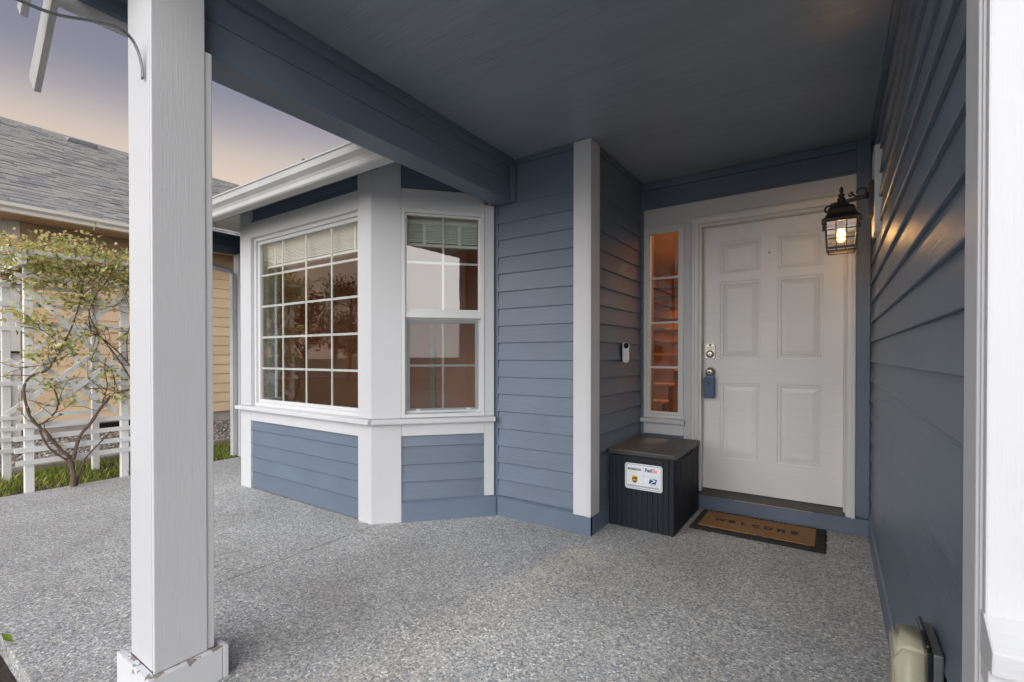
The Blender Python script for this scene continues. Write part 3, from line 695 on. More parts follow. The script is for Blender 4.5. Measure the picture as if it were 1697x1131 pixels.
gs0 += .028; gs1 -= .028; gz0 += .0; gz1 -= .0
pane(bay, BL, EX, EY, gs0, gs1, gz0 + .028, gz1 - .028, -0.064)
for k in (1, 2, 3):
    s = gs0 + (gs1 - gs0) * k / 4
    vboard('muntin', bay, BL, EX, EY, s - 0.009, s + 0.009, gz0 + .0285, gz1 - .0285, -0.076, -0.068, VINYL, 0)
for k in (1, 2, 3, 4):
    z = gz0 + .028 + (gz1 - gz0 - .056) * k / 5
    hboard('muntin', bay, BL, EX, EY, gs0 + .001, gs1 - .001, z - 0.009, z + 0.009, -0.0785, -0.0705, VINYL, 0)
# facet 2
A2 = C0
prism('baseboard', bay, tuple(A2 + d2 * 0.2075 - n2 * 0.012), tuple(A2 + d2 * (L2 - 0.001) - n2 * 0.012), [(0.02, 0), (-0.024, 0), (-0.024, 0.133), (0.0, 0.150), (0.02, 0.150)], BLUET)
lapset(bay, A2 + d2 * 0.2075 - n2 * 0.026, A2 + d2 * 0.8145 - n2 * 0.026, [0.150, 0.283, 0.41, 0.54, 0.605])
vboard('casing', bay, A2, d2, n2, 0.815, 0.889, 0.152, 0.712, -0.035, -0.001, WHITE)
vboard('casing', bay, A2, d2, n2, 0.815, 0.889, 0.752, 2.33, -0.035, -0.001, WHITE)
hboard('apron_board', bay, A2, d2, n2, 0.2075, 0.8145, 0.622, 0.712, -0.034, -0.002, WHITE)
hboard('header_board', bay, A2, d2, n2, 0.2075, 0.8145, 2.266, 2.41, -0.035, -0.001, WHITE)
hboard('upper_panel', bay, A2, d2, n2, 0.2075, 0.889, 2.411, 2.67, -0.05, -0.022, BLUET)
winframe(bay, A2, d2, n2, 0.2085, 0.8135, 0.753, 2.2655, 0.026, -0.075, 0.004, VINYL)
u0, u1 = 0.2350, 0.787
hboard('meeting_rail', bay, A2, d2, n2, u0, u1, 1.480, 1.530, -0.070, -0.008, VINYL)
winframe(bay, A2, d2, n2, u0, u1, 1.5305, 2.239, 0.014, -0.060, -0.016, VINYL, 'upper_sash')
pane(bay, A2, d2, n2, u0 + .014, u1 - .014, 1.5445, 2.225, -0.030, GLASSC)
winframe(bay, A2, d2, n2, u0, u1, 0.7795, 1.4795, 0.034, -0.066, -0.040, SASH, 'lower_sash')
pane(bay, A2, d2, n2, u0 + .034, u1 - .034, 0.8135, 1.4455, -0.052)
pane(bay, A2, d2, n2, u0 + .010, u1 - .010, 0.80, 1.47, -0.036, SCREEN, 'insect_screen', 0.0008)
hboard('lift_rail', bay, A2, d2, n2, 0.32, 0.70, 0.786, 0.798, -0.039, -0.028, SASH)
for s in (0.315, 0.685): hboard('sash_latch', bay, A2, d2, n2, s, s + 0.03, 0.800, 0.812, -0.039, -0.026, VINYL)
sm = (u0 + u1) / 2
vboard('muntin', bay, A2, d2, n2, sm - .008, sm + .008, 1.545, 2.2245, -0.042, -0.035, VINYL, 0)
hboard('muntin', bay, A2, d2, n2, u0 + .0145, u1 - .0145, 1.88, 1.896, -0.0445, -0.0375, VINYL, 0)
vboard('muntin', bay, A2, d2, n2, sm - .008, sm + .008, 0.814, 1.445, -0.063, -0.057, VINYL, 0)
hboard('muntin', bay, A2, d2, n2, u0 + .0345, u1 - .0345, 1.122, 1.138, -0.0655, -0.0595, VINYL, 0)
# left facet (seen only through the glass)
AL = BL; nL = Vector((-d2.y, -d2.x, 0)); 
vboard('casing', bay, AL, dL, nL, 0.01, 0.20, 0.0, 2.66, -0.06, -0.03, WHITE); vboard('casing', bay, AL, dL, nL, 0.80, 0.90, 0.0, 2.66, -0.06, -0.03, WHITE)
hboard('apron_board', bay, AL, dL, nL, 0.2, 0.8, 0.0, 0.75, -0.06, -0.03, BLUET); hboard('header_board', bay, AL, dL, nL, 0.2, 0.8, 2.25, 2.66, -0.06, -0.03, WHITE)
pane(bay, AL, dL, nL, 0.2, 0.8, 0.75, 2.25, -0.045)
# interior jambs of the bay
vboard('inner_jamb', bay, BL, EX, EY, 0.06, 0.20, 0.16, 2.45, -0.16, -0.095, SAGE); vboard('inner_jamb', bay, BL, EX, EY, W1 - 0.16, W1 - 0.06, 0.16, 2.45, -0.16, -0.095, SAGE)
hboard('inner_jamb', bay, A2, d2, n2, 0.12, 0.86, 2.27, 2.66, -0.11, -0.078, SAGE); hboard('inner_jamb', bay, A2, d2, n2, 0.10, 0.86, 0.16, 0.74, -0.11, -0.078, SAGE)
hboard('inner_jamb', bay, BL, EX, EY, 0.21, W1 - 0.16, 2.27, 2.66, -0.11, -0.09, SAGE)
vboard('inner_jamb', bay, A2, d2, n2, 0.12, 0.20, 0.74, 2.27, -0.12, -0.08, SAGE); vboard('inner_jamb', bay, A2, d2, n2, 0.82, 0.90, 0.74, 2.27, -0.12, -0.08, SAGE)
# raised blinds: head rail and a stack of slats
def blind(A, d, n, s0, s1, f, ztop, ns, nm='window_blind'):
    b = hboard(nm, house, A, d, n, s0, s1, ztop - 0.045, ztop, f - 0.05, f, BLIND)
    for k in range(ns): hboard('blind_slat', b, A, d, n, s0 + .004, s1 - .004, ztop - 0.056 - k * 0.0125, ztop - 0.0475 - k * 0.0125, f - 0.052, f - 0.002, BLIND, 0.001)
    z = ztop - 0.056 - ns * 0.0125
    hboard('blind_rail', b, A, d, n, s0 + .002, s1 - .002, z - 0.018, z + 0.004, f - 0.05, f - 0.001, BLIND)
    for s in (s0 + 0.14, s1 - 0.14): vboard('blind_tape', b, A, d, n, s - 0.012, s + 0.012, z, ztop - 0.046, f + 0.0005, f + 0.0018, BLIND, 0)
blind(BL, EX, EY, gs0 - 0.01, gs1 + 0.01, -0.125, 2.24, 13)
blind(A2, d2, n2, u0 + 0.004, u1 - 0.004, -0.115, 2.235, 11)

# living room behind the bay, hall behind the door
rm = part('room_floor', (-5.82, 3.06, 0.02), (-1.51, 8.9, 0.15), OAK, axis=0, bev=0)
raw('bay_floor', rm, [(-4.49, 2.42, 0.15), (-2.80, 2.42, 0.15), (-2.22, 3.06, 0.15), (-5.07, 3.06, 0.15)], [(0, 1, 2, 3)], OAK)
boxm('room_ceiling', rm, (-5.82, 2.30, 2.665), (-1.51, 8.9, 2.70), BLIND, None, 0)
boxm('room_wall', rm, (-5.82, 5.2, 0.15), (-2.72, 5.3, 2.664), WALLIN, None, 0)
boxm('room_wall', rm, (-5.825, 2.96, 0.15), (-5.78, 6.6, 2.664), WALLIN, None, 0)
boxm('room_wall', rm, (-5.80, 2.92, 0.15), (-5.20, 2.96, 2.664), WALLIN, None, 0)
boxm('room_wall', rm, (-2.10, 3.055, 0.15), (-1.505, 3.10, 2.664), WALLIN, None, 0)
boxm('room_wall', rm, (-2.74, 4.7, 0.15), (-2.70, 6.6, 2.664), WALLIN, None, 0)
boxm('door_trim', rm, (-3.9, 5.16, 0.15), (-3.8, 5.199, 2.25), SAGE); boxm('door_trim', rm, (-5.0, 5.16, 0.15), (-4.9, 5.199, 2.25), SAGE)
hl = part('hall_floor', (-1.50, 4.11, 0.02), (0.6, 8.9, 0.15), OAK, axis=0, bev=0)
boxm('hall_wall', hl, (0.30, 4.11, 0.15), (0.36, 8.9, 3.8), WALLOR, None, 0)
boxm('hall_wall', hl, (-2.695, 6.62, 0.15), (-2.65, 8.9, 3.8), WALLOR, None, 0)
boxm('hall_wall', hl, (-2.69, 4.10, 0.15), (-2.65, 6.62, 3.8), WALLOR, None, 0)
boxm('hall_wall', hl, (-2.69, 8.6, 0.15), (0.36, 8.66, 3.8), WALLOR, None, 0)
boxm('hall_ceiling', hl, (-2.69, 4.12, 3.8), (0.36, 8.66, 3.85), BLIND, None, 0)
st = part('staircase', (-2.64, 8.2, 0.15), (-1.7, 8.5, 2.3), OAK, bev=0)
for i in range(12):
    y0 = 4.95 + i * 0.25; z = 0.15 + (i + 1) * 0.18
    boxm('tread', st, (-2.64, y0 - 0.03, z - 0.035), (-1.62, y0 + 0.25, z), OAK, 0, 0.008); boxm('riser', st, (-2.64, y0 + 0.001, 0.15), (-1.64, y0 + 0.02, z - 0.036), OAK, 0, 0)
    boxm('carpet_runner', st, (-2.5, y0 - 0.032, z - 0.034), (-1.95, y0 + 0.249, z + 0.006), CARPET, 0, 0.006)
tube('handrail', st, [(-2.57, 4.85, 1.05), (-2.57, 5.6, 1.60), (-2.57, 8.0, 3.30)], 0.028, DARKWOOD, 10)
hlamp = tag(lathe('hall_ceiling_lamp', None, [(0.03, 0), (0.14, -0.01), (0.15, -0.06), (0.10, -0.10), (0.01, -0.115)], HALLE, (-0.9, 6.0, 3.799)), 'round lit ceiling lamp in the hall behind the sidelight window', 'ceiling lamp')
pl = bpy.data.lights.new('hall_light', 'POINT'); pl.energy = 95; pl.color = (1.0, 0.68, 0.38); pl.shadow_soft_size = 0.12
finish(link('hall_light', pl), Matrix.Translation((-0.9, 6.0, 3.55)), hlamp)

# ---- gutter over the bay, soffit, downspout, house corner
gp = [(0.0, 0.0), (-0.070, 0.0), (-0.078, 0.010), (-0.078, 0.040), (-0.086, 0.060), (-0.112, 0.085), (-0.116, 0.128), (-0.124, 0.131), (-0.124, 0.142), (-0.112, 0.142), (-0.108, 0.090), (-0.070, 0.055), (-0.068, 0.008), (-0.006, 0.008), (-0.006, 0.142), (0, 0.142)]
gt = prism('gutter', house, (-6.02, 1.962, 2.366), (-2.135, 1.962, 2.366), gp, GUTTER)
for x in (-3.85, -2.95, -5.1): boxm('gutter_hanger', gt, (x, 1.835, 2.5085), (x + 0.02, 1.965, 2.518), STEEL, 1, 0.001)
sf = prism('bay_soffit', house, (-6.02, 1.9635, 2.40), (-2.135, 1.9635, 2.40), [(0, 0), (0, 0.075), (0.95, 0.55), (0.95, 0.50), (0.02, 0.0)], BLUET)
for i, x in enumerate((-5.65, -5.05, -4.45, -3.85, -3.25, -2.66)):
    prism('rafter_tail', sf, (x - 0.019, 1.985, 2.385), (x + 0.019, 1.985, 2.385), [(0, 0), (0.235, 0.124), (0.235, 0.16), (0, 0.036)], BLUET)
    if i in (2, 3, 4):
        for k in range(4): prism('vent_hole', sf, (x - 0.42 + 0.075 * k, 2.11, 2.472), (x - 0.39 + 0.075 * k, 2.11, 2.472), [(0, 0), (0.04, 0.021), (0.04, 0.03), (0, 0.009)], BLACKPL)
boxm('frieze_strip', sf, (-4.36, 2.205, 2.520), (-2.875, 2.238, 2.560), BLUET, 0, 0.002)
hc = part('house_corner_board', (-6.0, 2.845, 0.0), (-5.86, 2.949, 2.42), WHITE)
wf = part('west_front_wall', (-5.86, 2.915, 0.0), (-5.12, 2.95, 2.66), BLUET)
for k, (z0, z1, x) in enumerate(((2.425, 2.52, -6.05), (2.525, 2.60, -6.10), (2.605, 2.69, -6.15))):
    boxm('barge_board', hc, (x, 2.10 - k * 0.05, z0), (x + 0.04, 3.4, z1), BLUET, 1)
dsp = smoothline([(-5.94, 1.92, 2.37), (-5.94, 1.92, 2.30), (-5.95, 2.02, 2.22), (-5.99, 2.70, 2.235), (-6.00, 2.82, 2.165), (-6.01, 2.835, 2.06)], 5)
dp = tube('downspout', house, [(-5.94, 1.92, 2.40), (-5.94, 1.93, 2.345), (-5.96, 2.10, 2.315), (-5.935, 2.77, 2.215), (-5.93, 2.802, 2.165), (-5.93, 2.806, 0.02)], 0.036, GUTTER, 4, 1.0, False)

# ================================================================== things on the porch
# parcel box
bx = tag(empty('parcel_box', (-1.09, 3.52, 0)), 'charcoal plastic parcel deck box with white delivery sign beside the front door', 'storage box')
X0, X1, Y0, Y1, H = -1.328, -0.872, 3.185, 3.875, 0.505
boxm('box_body', bx, (X0 + 0.008, Y0 + 0.008, 0.004), (X1 - 0.008, Y1 - 0.008, H), BOXPL, 2, 0.002)
ns = 11; wx = (X1 - X0 - 0.05) / ns
boxm('corner_pillar', bx, (X0, Y0, 0.0), (X0 + 0.025, Y0 + 0.025, H), BOXPL, 2, 0.006); boxm('corner_pillar', bx, (X1 - 0.034, Y0, 0.0), (X1, Y0 + 0.034, H), BOXPL, 2, 0.010); boxm('corner_pillar', bx, (X1 - 0.025, Y1 - 0.025, 0.0), (X1, Y1, H), BOXPL, 2, 0.006)
for i in range(ns):
    a = X0 + 0.0255 + i * (X1 - X0 - 0.0600) / ns; b = a + (X1 - X0 - 0.06) / ns - 0.0024
    top = H - 0.002 if i < 3 or i > 8 else H - 0.022
    boxm('box_slat', bx, (a, Y0 + 0.0015, 0.004), (b, Y0 + 0.012, top), BOXPL, 2, 0.002)
ny = 15
for i in range(ny):
    a = Y0 + 0.035 + i * (Y1 - Y0 - 0.061) / ny; b = a + (Y1 - Y0 - 0.061) / ny - 0.0024
    top = H - 0.002 if i < 4 or i > 10 else H - 0.022
    boxm('box_slat', bx, (X1 - 0.012, a, 0.004), (X1 - 0.0015, b, top), BOXPL, 2, 0.002)
lid = boxm('lid', bx, (X0 - 0.006, Y0 - 0.010, H + 0.004), (X1 + 0.008, Y1 + 0.006, 0.545), LIDPL, 0, 0.007)
# recessed grip slot: dark gap with lips
boxm('grip_slot', bx, (X0 + 0.125, Y0 - 0.0005, H - 0.030), (X0 + 0.375, Y0 + 0.006, H - 0.020), BLACKPL, 0, 0.001)
# sign: rounded plate in the XZ plane; local frame u to the right, v up
sx0, sx1, sz0, sz1 = -1.208, -0.948, 0.281, 0.459
def rrect(x0, x1, z0, z1, r, k=6):
    pts = []
    for cx, cz, a0 in ((x1 - r, z1 - r, 0), (x0 + r, z1 - r, 90), (x0 + r, z0 + r, 180), (x1 - r, z0 + r, 270)):
        for i in range(k + 1): a = R(a0 + 90 * i / k); pts.append((cx + r * math.cos(a), cz + r * math.sin(a)))
    return pts
def plate(name, parent, pts, y0, y1, mat):
    n = len(pts); c = Vector((pts[0][0], y1, pts[0][1]))
    vs = [(x - c.x, y1 - c.y, z - c.z) for x, z in pts] + [(x - c.x, y0 - c.y, z - c.z) for x, z in pts]
    return raw(name, parent, vs, [tuple(range(n)), tuple(range(n, 2 * n))] + [(i, (i + 1) % n, n + (i + 1) % n, n + i) for i in range(n)], mat, False, c)
def ringplate(name, parent, po, pi, y, mat):
    n = len(po); vs = [(x, y, z) for x, z in po] + [(x, y, z) for x, z in pi]
    return raw(name, parent, vs, [(i, (i + 1) % n, n + (i + 1) % n, n + i) for i in range(n)], mat)
ys = Y0 - 0.0005
sign = plate('delivery_sign', bx, rrect(sx0, sx1, sz0, sz1, 0.018), ys - 0.002, ys, SIGNW)
yf = ys - 0.0026
ringplate('sign_border', sign, rrect(sx0 + .007, sx1 - .007, sz0 + .007, sz1 - .007, 0.013), rrect(sx0 + .0095, sx1 - .0095, sz0 + .0095, sz1 - .0095, 0.0105), yf, INK)
def text(name, parent, s, mat, M, size, align='CENTER', bold=0.0, sx=1.0, ext=0.0):
    cu = bpy.data.curves.new(name, 'FONT'); cu.body = s; cu.size = size; cu.align_x = align; cu.align_y = 'CENTER'; cu.offset = bold; cu.extrude = ext; cu.resolution_u = 4
    tmp = bpy.data.objects.new('tmp_text', cu); COL.objects.link(tmp)
    dg = bpy.context.evaluated_depsgraph_get(); me = bpy.data.meshes.new_from_object(tmp.evaluated_get(dg)); bpy.data.objects.remove(tmp)
    me.transform(Matrix.Diagonal((sx, 1, 1, 1))); me.materials.clear(); me.materials.append(mat); me.name = name
    return finish(link(name, me), M, parent)
def MXZ(x, y, z): return Matrix(((1, 0, 0, x), (0, 0, -1, y), (0, 1, 0, z), (0, 0, 0, 1)))
text('lettering', sign, 'amazon', INK, MXZ(-1.140, yf, 0.4215), 0.031, bold=0.0008)
smile = [(-1.170 + 0.055 * i / 10, 0.4040 - 0.007 * math.sin(math.pi * i / 10)) for i in range(11)]
plate('smile_mark', sign, smile + [(x, z - 0.0028 * math.sin(math.pi * (10 - i) / 10) - 0.0006) for i, (x, z) in enumerate(smile[::-1])], yf - 0.0002, yf, YEL)
text('lettering', sign, 'Fed', PURP, MXZ(-1.0435, yf, 0.4205), 0.033, bold=0.0012)
text('lettering', sign, 'Ex', ORNG, MXZ(-1.0000, yf, 0.4205), 0.033, bold=0.0012)
for a, b, c, d in ((-1.19, -1.095, 0.3800, 0.3808), (-1.06, -0.965, 0.3800, 0.3808), (-1.0784, -1.0776, 0.318, 0.370), (-1.0784, -1.0776, 0.393, 0.444)):
    plate('divider_line', sign, [(a, c), (b, c), (b, d), (a, d)], yf - 0.0002, yf, INKG)
text('lettering', sign, 'OR', INKG, MXZ(-1.078, yf, 0.3805), 0.012)
sh = [(-0.02, 0.022), (-0.012, 0.027), (0.012, 0.027), (0.02, 0.022), (0.02, -0.006), (0.014, -0.017), (0, -0.025), (-0.014, -0.017), (-0.02, -0.006)]
plate('shield_mark', sign, [(-1.138 + x, 0.3475 + z) for x, z in sh], yf - 0.0002, yf, YEL)
plate('shield_field', sign, [(-1.138 + x * 0.86, 0.346 + z * 0.86) for x, z in sh], yf - 0.0005, yf - 0.0003, BROWNP)
plate('shield_swoosh', sign, [(-1.1545, 0.357), (-1.138, 0.3625), (-1.1215, 0.365), (-1.1215, 0.368), (-1.130, 0.3697), (-1.147, 0.3697), (-1.1545, 0.366)], yf - 0.0008, yf - 0.0006, YEL)
plate('shield_arc', sign, [(-1.1545, 0.358), (-1.138, 0.3648), (-1.1215, 0.3665), (-1.1215, 0.3675), (-1.138, 0.3665), (-1.1545, 0.361)], yf - 0.0011, yf - 0.0009, BROWNP)
text('lettering', sign, 'ups', YEL, MXZ(-1.138, yf - 0.0007, 0.3468), 0.0195, bold=0.0006)
ex, ez = -1.012, 0.3495
plate('eagle_mark', sign, [(ex - 0.029, ez - 0.017), (ex + 0.020, ez - 0.017), (ex + 0.029, ez + 0.017), (ex - 0.020, ez + 0.017)], yf - 0.0002, yf, NAVY)
plate('eagle_wing', sign, [(ex - 0.013, ez + 0.017), (ex + 0.018, ez + 0.008), (ex + 0.020, ez + 0.003), (ex - 0.020, ez - 0.017), (ex - 0.026, ez - 0.017), (ex + 0.004, ez + 0.001), (ex + 0.002, ez + 0.006), (ex - 0.018, ez + 0.0135)], yf - 0.0005, yf - 0.0003, SIGNW)
text('lettering', sign, 'UNITED STATES', INKG, MXZ(ex, yf, 0.3265), 0.0072)
text('lettering', sign, 'POSTAL SERVICE', INKG, MXZ(ex, yf, 0.3198), 0.0072)
text('lettering', sign, 'PLEASE PLACE PACKAGES IN BOX', INK, MXZ(-1.078, yf, 0.3035), 0.0150, bold=0.0004, sx=0.97)

# door mat
dm = tag(empty('door_mat', (-0.43, 3.65, 0)), 'brown coir welcome mat with black border in front of the door', 'door mat')
mx0, mx1, my0, my1 = -0.838, -0.036, 3.425, 3.880
bm = bmesh.new()
gx, gy = 70, 40; vv = {}
for i in range(gx + 1):
    for j in range(gy + 1):
        e = min(i, gx - i, j, gy - j)
        jx = random.uniform(-0.004, 0.004) if e == 0 else 0
        z = (0.003 if e == 0 else 0.014 + random.uniform(-0.002, 0.003))
        vv[i, j] = bm.verts.new((mx0 + (mx1 - mx0) * i / gx + jx, my0 + (my1 - my0) * j / gy + (random.uniform(-0.003, 0.003) if e == 0 else 0), z))
for i in range(gx):
    for j in range(gy): bm.faces.new((vv[i, j], vv[i + 1, j], vv[i + 1, j + 1], vv[i, j + 1]))
finish(link('mat_border', bmesh_to('mat_border', bm, MATB)), Matrix.Identity(4), dm)
bm = bmesh.new(); cx0, cx1, cy0, cy1 = mx0 + 0.042, mx1 - 0.055, my0 + 0.062, my1 - 0.040
gx, gy = 110, 50; vv = {}
for i in range(gx + 1):
    for j in range(gy + 1):
        e = min(i, gx - i, j, gy - j)
        vv[i, j] = bm.verts.new((cx0 + (cx1 - cx0) * i / gx + (random.uniform(-.0015, .0015) if e == 0 else 0), cy0 + (cy1 - cy0) * j / gy, 0.010 if e == 0 else 0.0195 + random.uniform(-0.001, 0.001)))
for i in range(gx):
    for j in range(gy): bm.faces.new((vv[i, j], vv[i + 1, j], vv[i + 1, j + 1], vv[i, j + 1]))
finish(link('mat_field', bmesh_to('mat_field', bm, COIR)), Matrix.Identity(4), dm)
for i, ch in enumerate('W\u0404LCOM\u0404'):
    text('lettering', dm, ch, MATB, Matrix.Translation((-0.675 + i * 0.0765, 3.655, 0.0222)), 0.078, bold=0.0032, sx=0.85, ext=0.0008)

# lockbox hanging on the knob
lb = tag(empty('key_lockbox', (-0.811, 3.96, 0.87)), 'blue key lockbox hanging from the front door knob', 'lockbox')
prism('lockbox_case', lb, (-0.811, 3.955, 0.872), (-0.811, 3.955, 1.030), [(-0.020, -0.040), (0.022, -0.040), (0.022, 0.040), (-0.020, 0.040)], LOCKBLUE, up=(1, 0, 0), bev=0.006)
prism('lockbox_cover', lb, (-0.811, 3.932, 0.885), (-0.811, 3.932, 1.000), [(-0.004, -0.026), (0.004, -0.034), (0.004, 0.034), (-0.004, 0.026)], LOCKBLUE, up=(1, 0, 0), bev=0.0015)
lathe('lockbox_port', lb, [(0.007, 0), (0.006, -0.004)], LOCKDARK, (-0.811, 3.9275, 0.985), 'y', 12)
raw('lockbox_shoulder', lb, [(-0.848, 3.937, 1.030), (-0.774, 3.937, 1.030), (-0.788, 3.942, 1.058), (-0.834, 3.942, 1.058), (-0.848, 3.974, 1.030), (-0.774, 3.974, 1.030), (-0.788, 3.968, 1.058), (-0.834, 3.968, 1.058)],
    [(0, 1, 2, 3), (4, 5, 6, 7), (0, 1, 5, 4), (1, 2, 6, 5), (2, 3, 7, 6), (3, 0, 4, 7)], LOCKBLUE)
tube('shackle', lb, smoothline([(-0.835, 3.975, 1.050), (-0.838, 3.975, 1.080), (-0.811, 3.975, 1.100), (-0.784, 3.975, 1.080), (-0.787, 3.975, 1.050)], 5), 0.0045, STEEL, 8)

# doorbell camera on the entry side wall
db = tag(empty('doorbell_camera', (-1.34, 3.49, 1.15)), 'slim grey and black doorbell camera on the blue entry side wall', 'doorbell')
def capsule(x, y0, y1, z0, z1, k=8):
    r = (y1 - y0) / 2; pts = []
    for i in range(k + 1): a = math.pi * i / k; pts.append(((y0 + y1) / 2 + r * math.cos(a), z1 - r + r * math.sin(a)))
    for i in range(k + 1): a = math.pi + math.pi * i / k; pts.append(((y0 + y1) / 2 + r * math.cos(a), z0 + r + r * math.sin(a)))
    return pts
def plateX(name, parent, pts, x0, x1, mat):
    n = len(pts); vs = [(x0, y, z) for y, z in pts] + [(x1, y, z) for y, z in pts]
    return raw(name, parent, vs, [tuple(range(n)), tuple(range(n, 2 * n))] + [(i, (i + 1) % n, n + (i + 1) % n, n + i) for i in range(n)], mat)
plateX('doorbell_body', db, capsule(0, 3.455, 3.505, 1.148, 1.305), -1.344, -1.318, GREYPL)
plateX('camera_face', db, capsule(0, 3.460, 3.500, 1.258, 1.302), -1.318, -1.3165, BLACKPL)
lathe('camera_lens', db, [(0.009, 0), (0.007, 0.003)], simple('lens_dark', (0.01, 0.012, 0.02), 0.1), (-1.3163, 3.480, 1.282), 'x', 14)

MB = Matrix.Translation((-1.322, 3.480, 0)) @ Matrix.Rotation(R(-48), 4, 'Z') @ Matrix.Translation((1.338, -3.480, 0))
for o in [c for c in db.children]: finish(o, MB @ WORLD[o.name], db)
raw('wedge_mount', db, [(-1.3435, 3.44, 1.16), (-1.3435, 3.515, 1.16), (-1.318, 3.492, 1.16), (-1.3435, 3.44, 1.29), (-1.3435, 3.515, 1.29), (-1.318, 3.492, 1.29)], [(0, 1, 2), (3, 4, 5), (0, 1, 4, 3), (1, 2, 5, 4), (2, 0, 3, 5)], BLACKPL)

# outlet cover low on the garage wall
oc = tag(empty('outlet_cover', (0.2, 1.46, 0.30)), 'yellowed clear weatherproof outlet cover low on the blue garage wall', 'outlet cover')
boxm('back_plate', oc, (0.178, 1.345, 0.285), (0.196, 1.500, 0.560), STEEL, 2, 0.004)
bub = [(0.128, 1.372, 0.555), (0.128, 1.480, 0.555), (0.176, 1.488, 0.556), (0.176, 1.362, 0.556), (0.118, 1.372, 0.30), (0.118, 1.480, 0.30), (0.176, 1.488, 0.29), (0.176, 1.362, 0.29), (0.118, 1.372, 0.52), (0.118, 1.480, 0.52)]
bm = bmesh.new(); pts = [(-0.004, 0), (-0.060, 0), (-0.066, -0.035), (-0.066, -0.24), (-0.056, -0.262), (-0.004, -0.262)]
a = [bm.verts.new((0.180 + x, 1.362, 0.552 + z)) for x, z in pts]; b = [bm.verts.new((0.180 + x, 1.488, 0.552 + z)) for x, z in pts]
bm.faces.new(a); bm.faces.new(b)
for i in range(len(pts)): bm.faces.new((a[i], a[(i + 1) % len(pts)], b[(i + 1) % len(pts)], b[i]))
bmesh.ops.bevel(bm, geom=bm.edges[:], offset=0.010, segments=3, affect='EDGES')
finish(link('bubble_lid', bmesh_to('bubble_lid', bm, BUBBLE, True)), Matrix.Identity(4), oc)
boxm('lid_band', oc, (0.168, 1.340, 0.280), (0.1775, 1.3605, 0.563), BLACKPL, 2, 0.002)
lathe('lid_hinge', oc, [(0.006, 0), (0.006, 0.14)], BLACKPL, (0.172, 1.356, 0.566), 'y', 10)
boxm('receptacle', oc, (0.160, 1.400, 0.36), (0.1775, 1.450, 0.48), GREYPL, 2, 0.003)

# wall lantern
ln = tag(empty('wall_lantern', (0.19, 3.35, 1.87)), 'dark bronze wall lantern with lit bulb beside the front door', 'wall lamp')
LX, LY = 0.030, 3.35
bm = bmesh.new(); hp = [(3.22, 2.34), (3.22, 1.93), (3.25, 1.88), (3.44, 1.88), (3.47, 1.93), (3.47, 2.34), (3.42, 2.36), (3.27, 2.36)]
f = bm.faces.new([bm.verts.new((0.213, y, z)) for y, z in hp]); e = bmesh.ops.extrude_face_region(bm, geom=[f]); bmesh.ops.translate(bm, verts=[v for v in e['geom'] if isinstance(v, bmesh.types.BMVert)], vec=(-0.036, 0, 0))
bmesh.ops.bevel(bm, geom=bm.edges[:], offset=0.003, segments=2, affect='EDGES')
finish(link('mounting_block', bmesh_to('mounting_block', bm, WHITE)), Matrix.Identity(4), ln)
boxm('backplate', ln, (0.1555, LY - 0.06, 1.985), (0.1765, LY + 0.06, 2.165), BRONZE, 2, 0.006)
boxm('backplate_rim', ln, (0.166, LY - 0.068, 1.977), (0.1768, LY + 0.068, 2.173), BRONZE, 2, 0.003)
bar('arm', ln, (0.155, LY, 2.108), (-0.02, LY, 2.082), 0.014, 0.022, BRONZE)
lathe('arm_boss', ln, [(0.018, 0), (0.018, -0.012), (0.012, -0.016)], BRONZE, (0.156, LY, 2.108), 'x', 14)
def spiral(cx, cz, r0, r1, a0, a1, n=18): return [(cx + (r0 + (r1 - r0) * i / n) * math.cos(a0 + (a1 - a0) * i / n), LY, cz + (r0 + (r1 - r0) * i / n) * math.sin(a0 + (a1 - a0) * i / n)) for i in range(n + 1)]
tube('scroll', ln, [(-0.018, LY, 2.080)] + spiral(-0.032, 2.058, 0.022, 0.006, R(80), R(430)), 0.0055, BRONZE, 8)
tube('scroll', ln, spiral(0.072, 2.128, 0.006, 0.013, R(-200), R(90)) + [(0.095, LY, 2.115), (0.112, LY, 2.112)], 0.0045, BRONZE, 8)
tube('scroll', ln, spiral(0.125, 2.133, 0.022, 0.024, R(190), R(-40), 14), 0.0045, BRONZE, 8)
lathe('finial', ln, [(0.012, -0.005), (0.022, 0.0), (0.022, 0.010), (0.014, 0.016), (0.020, 0.024), (0.020, 0.034), (0.011, 0.040), (0.016, 0.050), (0.016, 0.056), (0.006, 0.062), (0.010, 0.076), (0.010, 0.088), (0.003, 0.103)], BRONZE, (LX, LY, 2.080), 'z', 16)
def sqloft(name, parent, prof, mat, caps=True):
    bm = bmesh.new(); rings = [[bm.verts.new((sx * h, sy * h, z)) for sx, sy in ((-1, -1), (1, -1), (1, 1), (-1, 1))] for h, z in prof]
    for k in range(len(rings) - 1):
        for i in range(4): bm.faces.new((rings[k][i], rings[k][(i + 1) % 4], rings[k + 1][(i + 1) % 4], rings[k + 1][i]))
    if caps: bm.faces.new(rings[0]); bm.faces.new(rings[-1])
    return finish(link(name, bmesh_to(name, bm, mat)), Matrix.Translation((LX, LY, 0)), parent)
sqloft('lantern_roof', ln, [(0.072, 1.984), (0.092, 1.978), (0.093, 1.986), (0.078, 1.998), (0.068, 2.020), (0.064, 2.045), (0.054, 2.060), (0.038, 2.066), (0.036, 2.074), (0.012, 2.0785)], BRONZE)
for s in (-1, 1):
    for q in (-1, 1): boxm('roof_tab', ln, (LX + s * 0.086 - 0.008, LY + q * 0.086 - 0.008, 1.955), (LX + s * 0.086 + 0.008, LY + q * 0.086 + 0.008, 1.985), BRONZE, 2, 0.002)
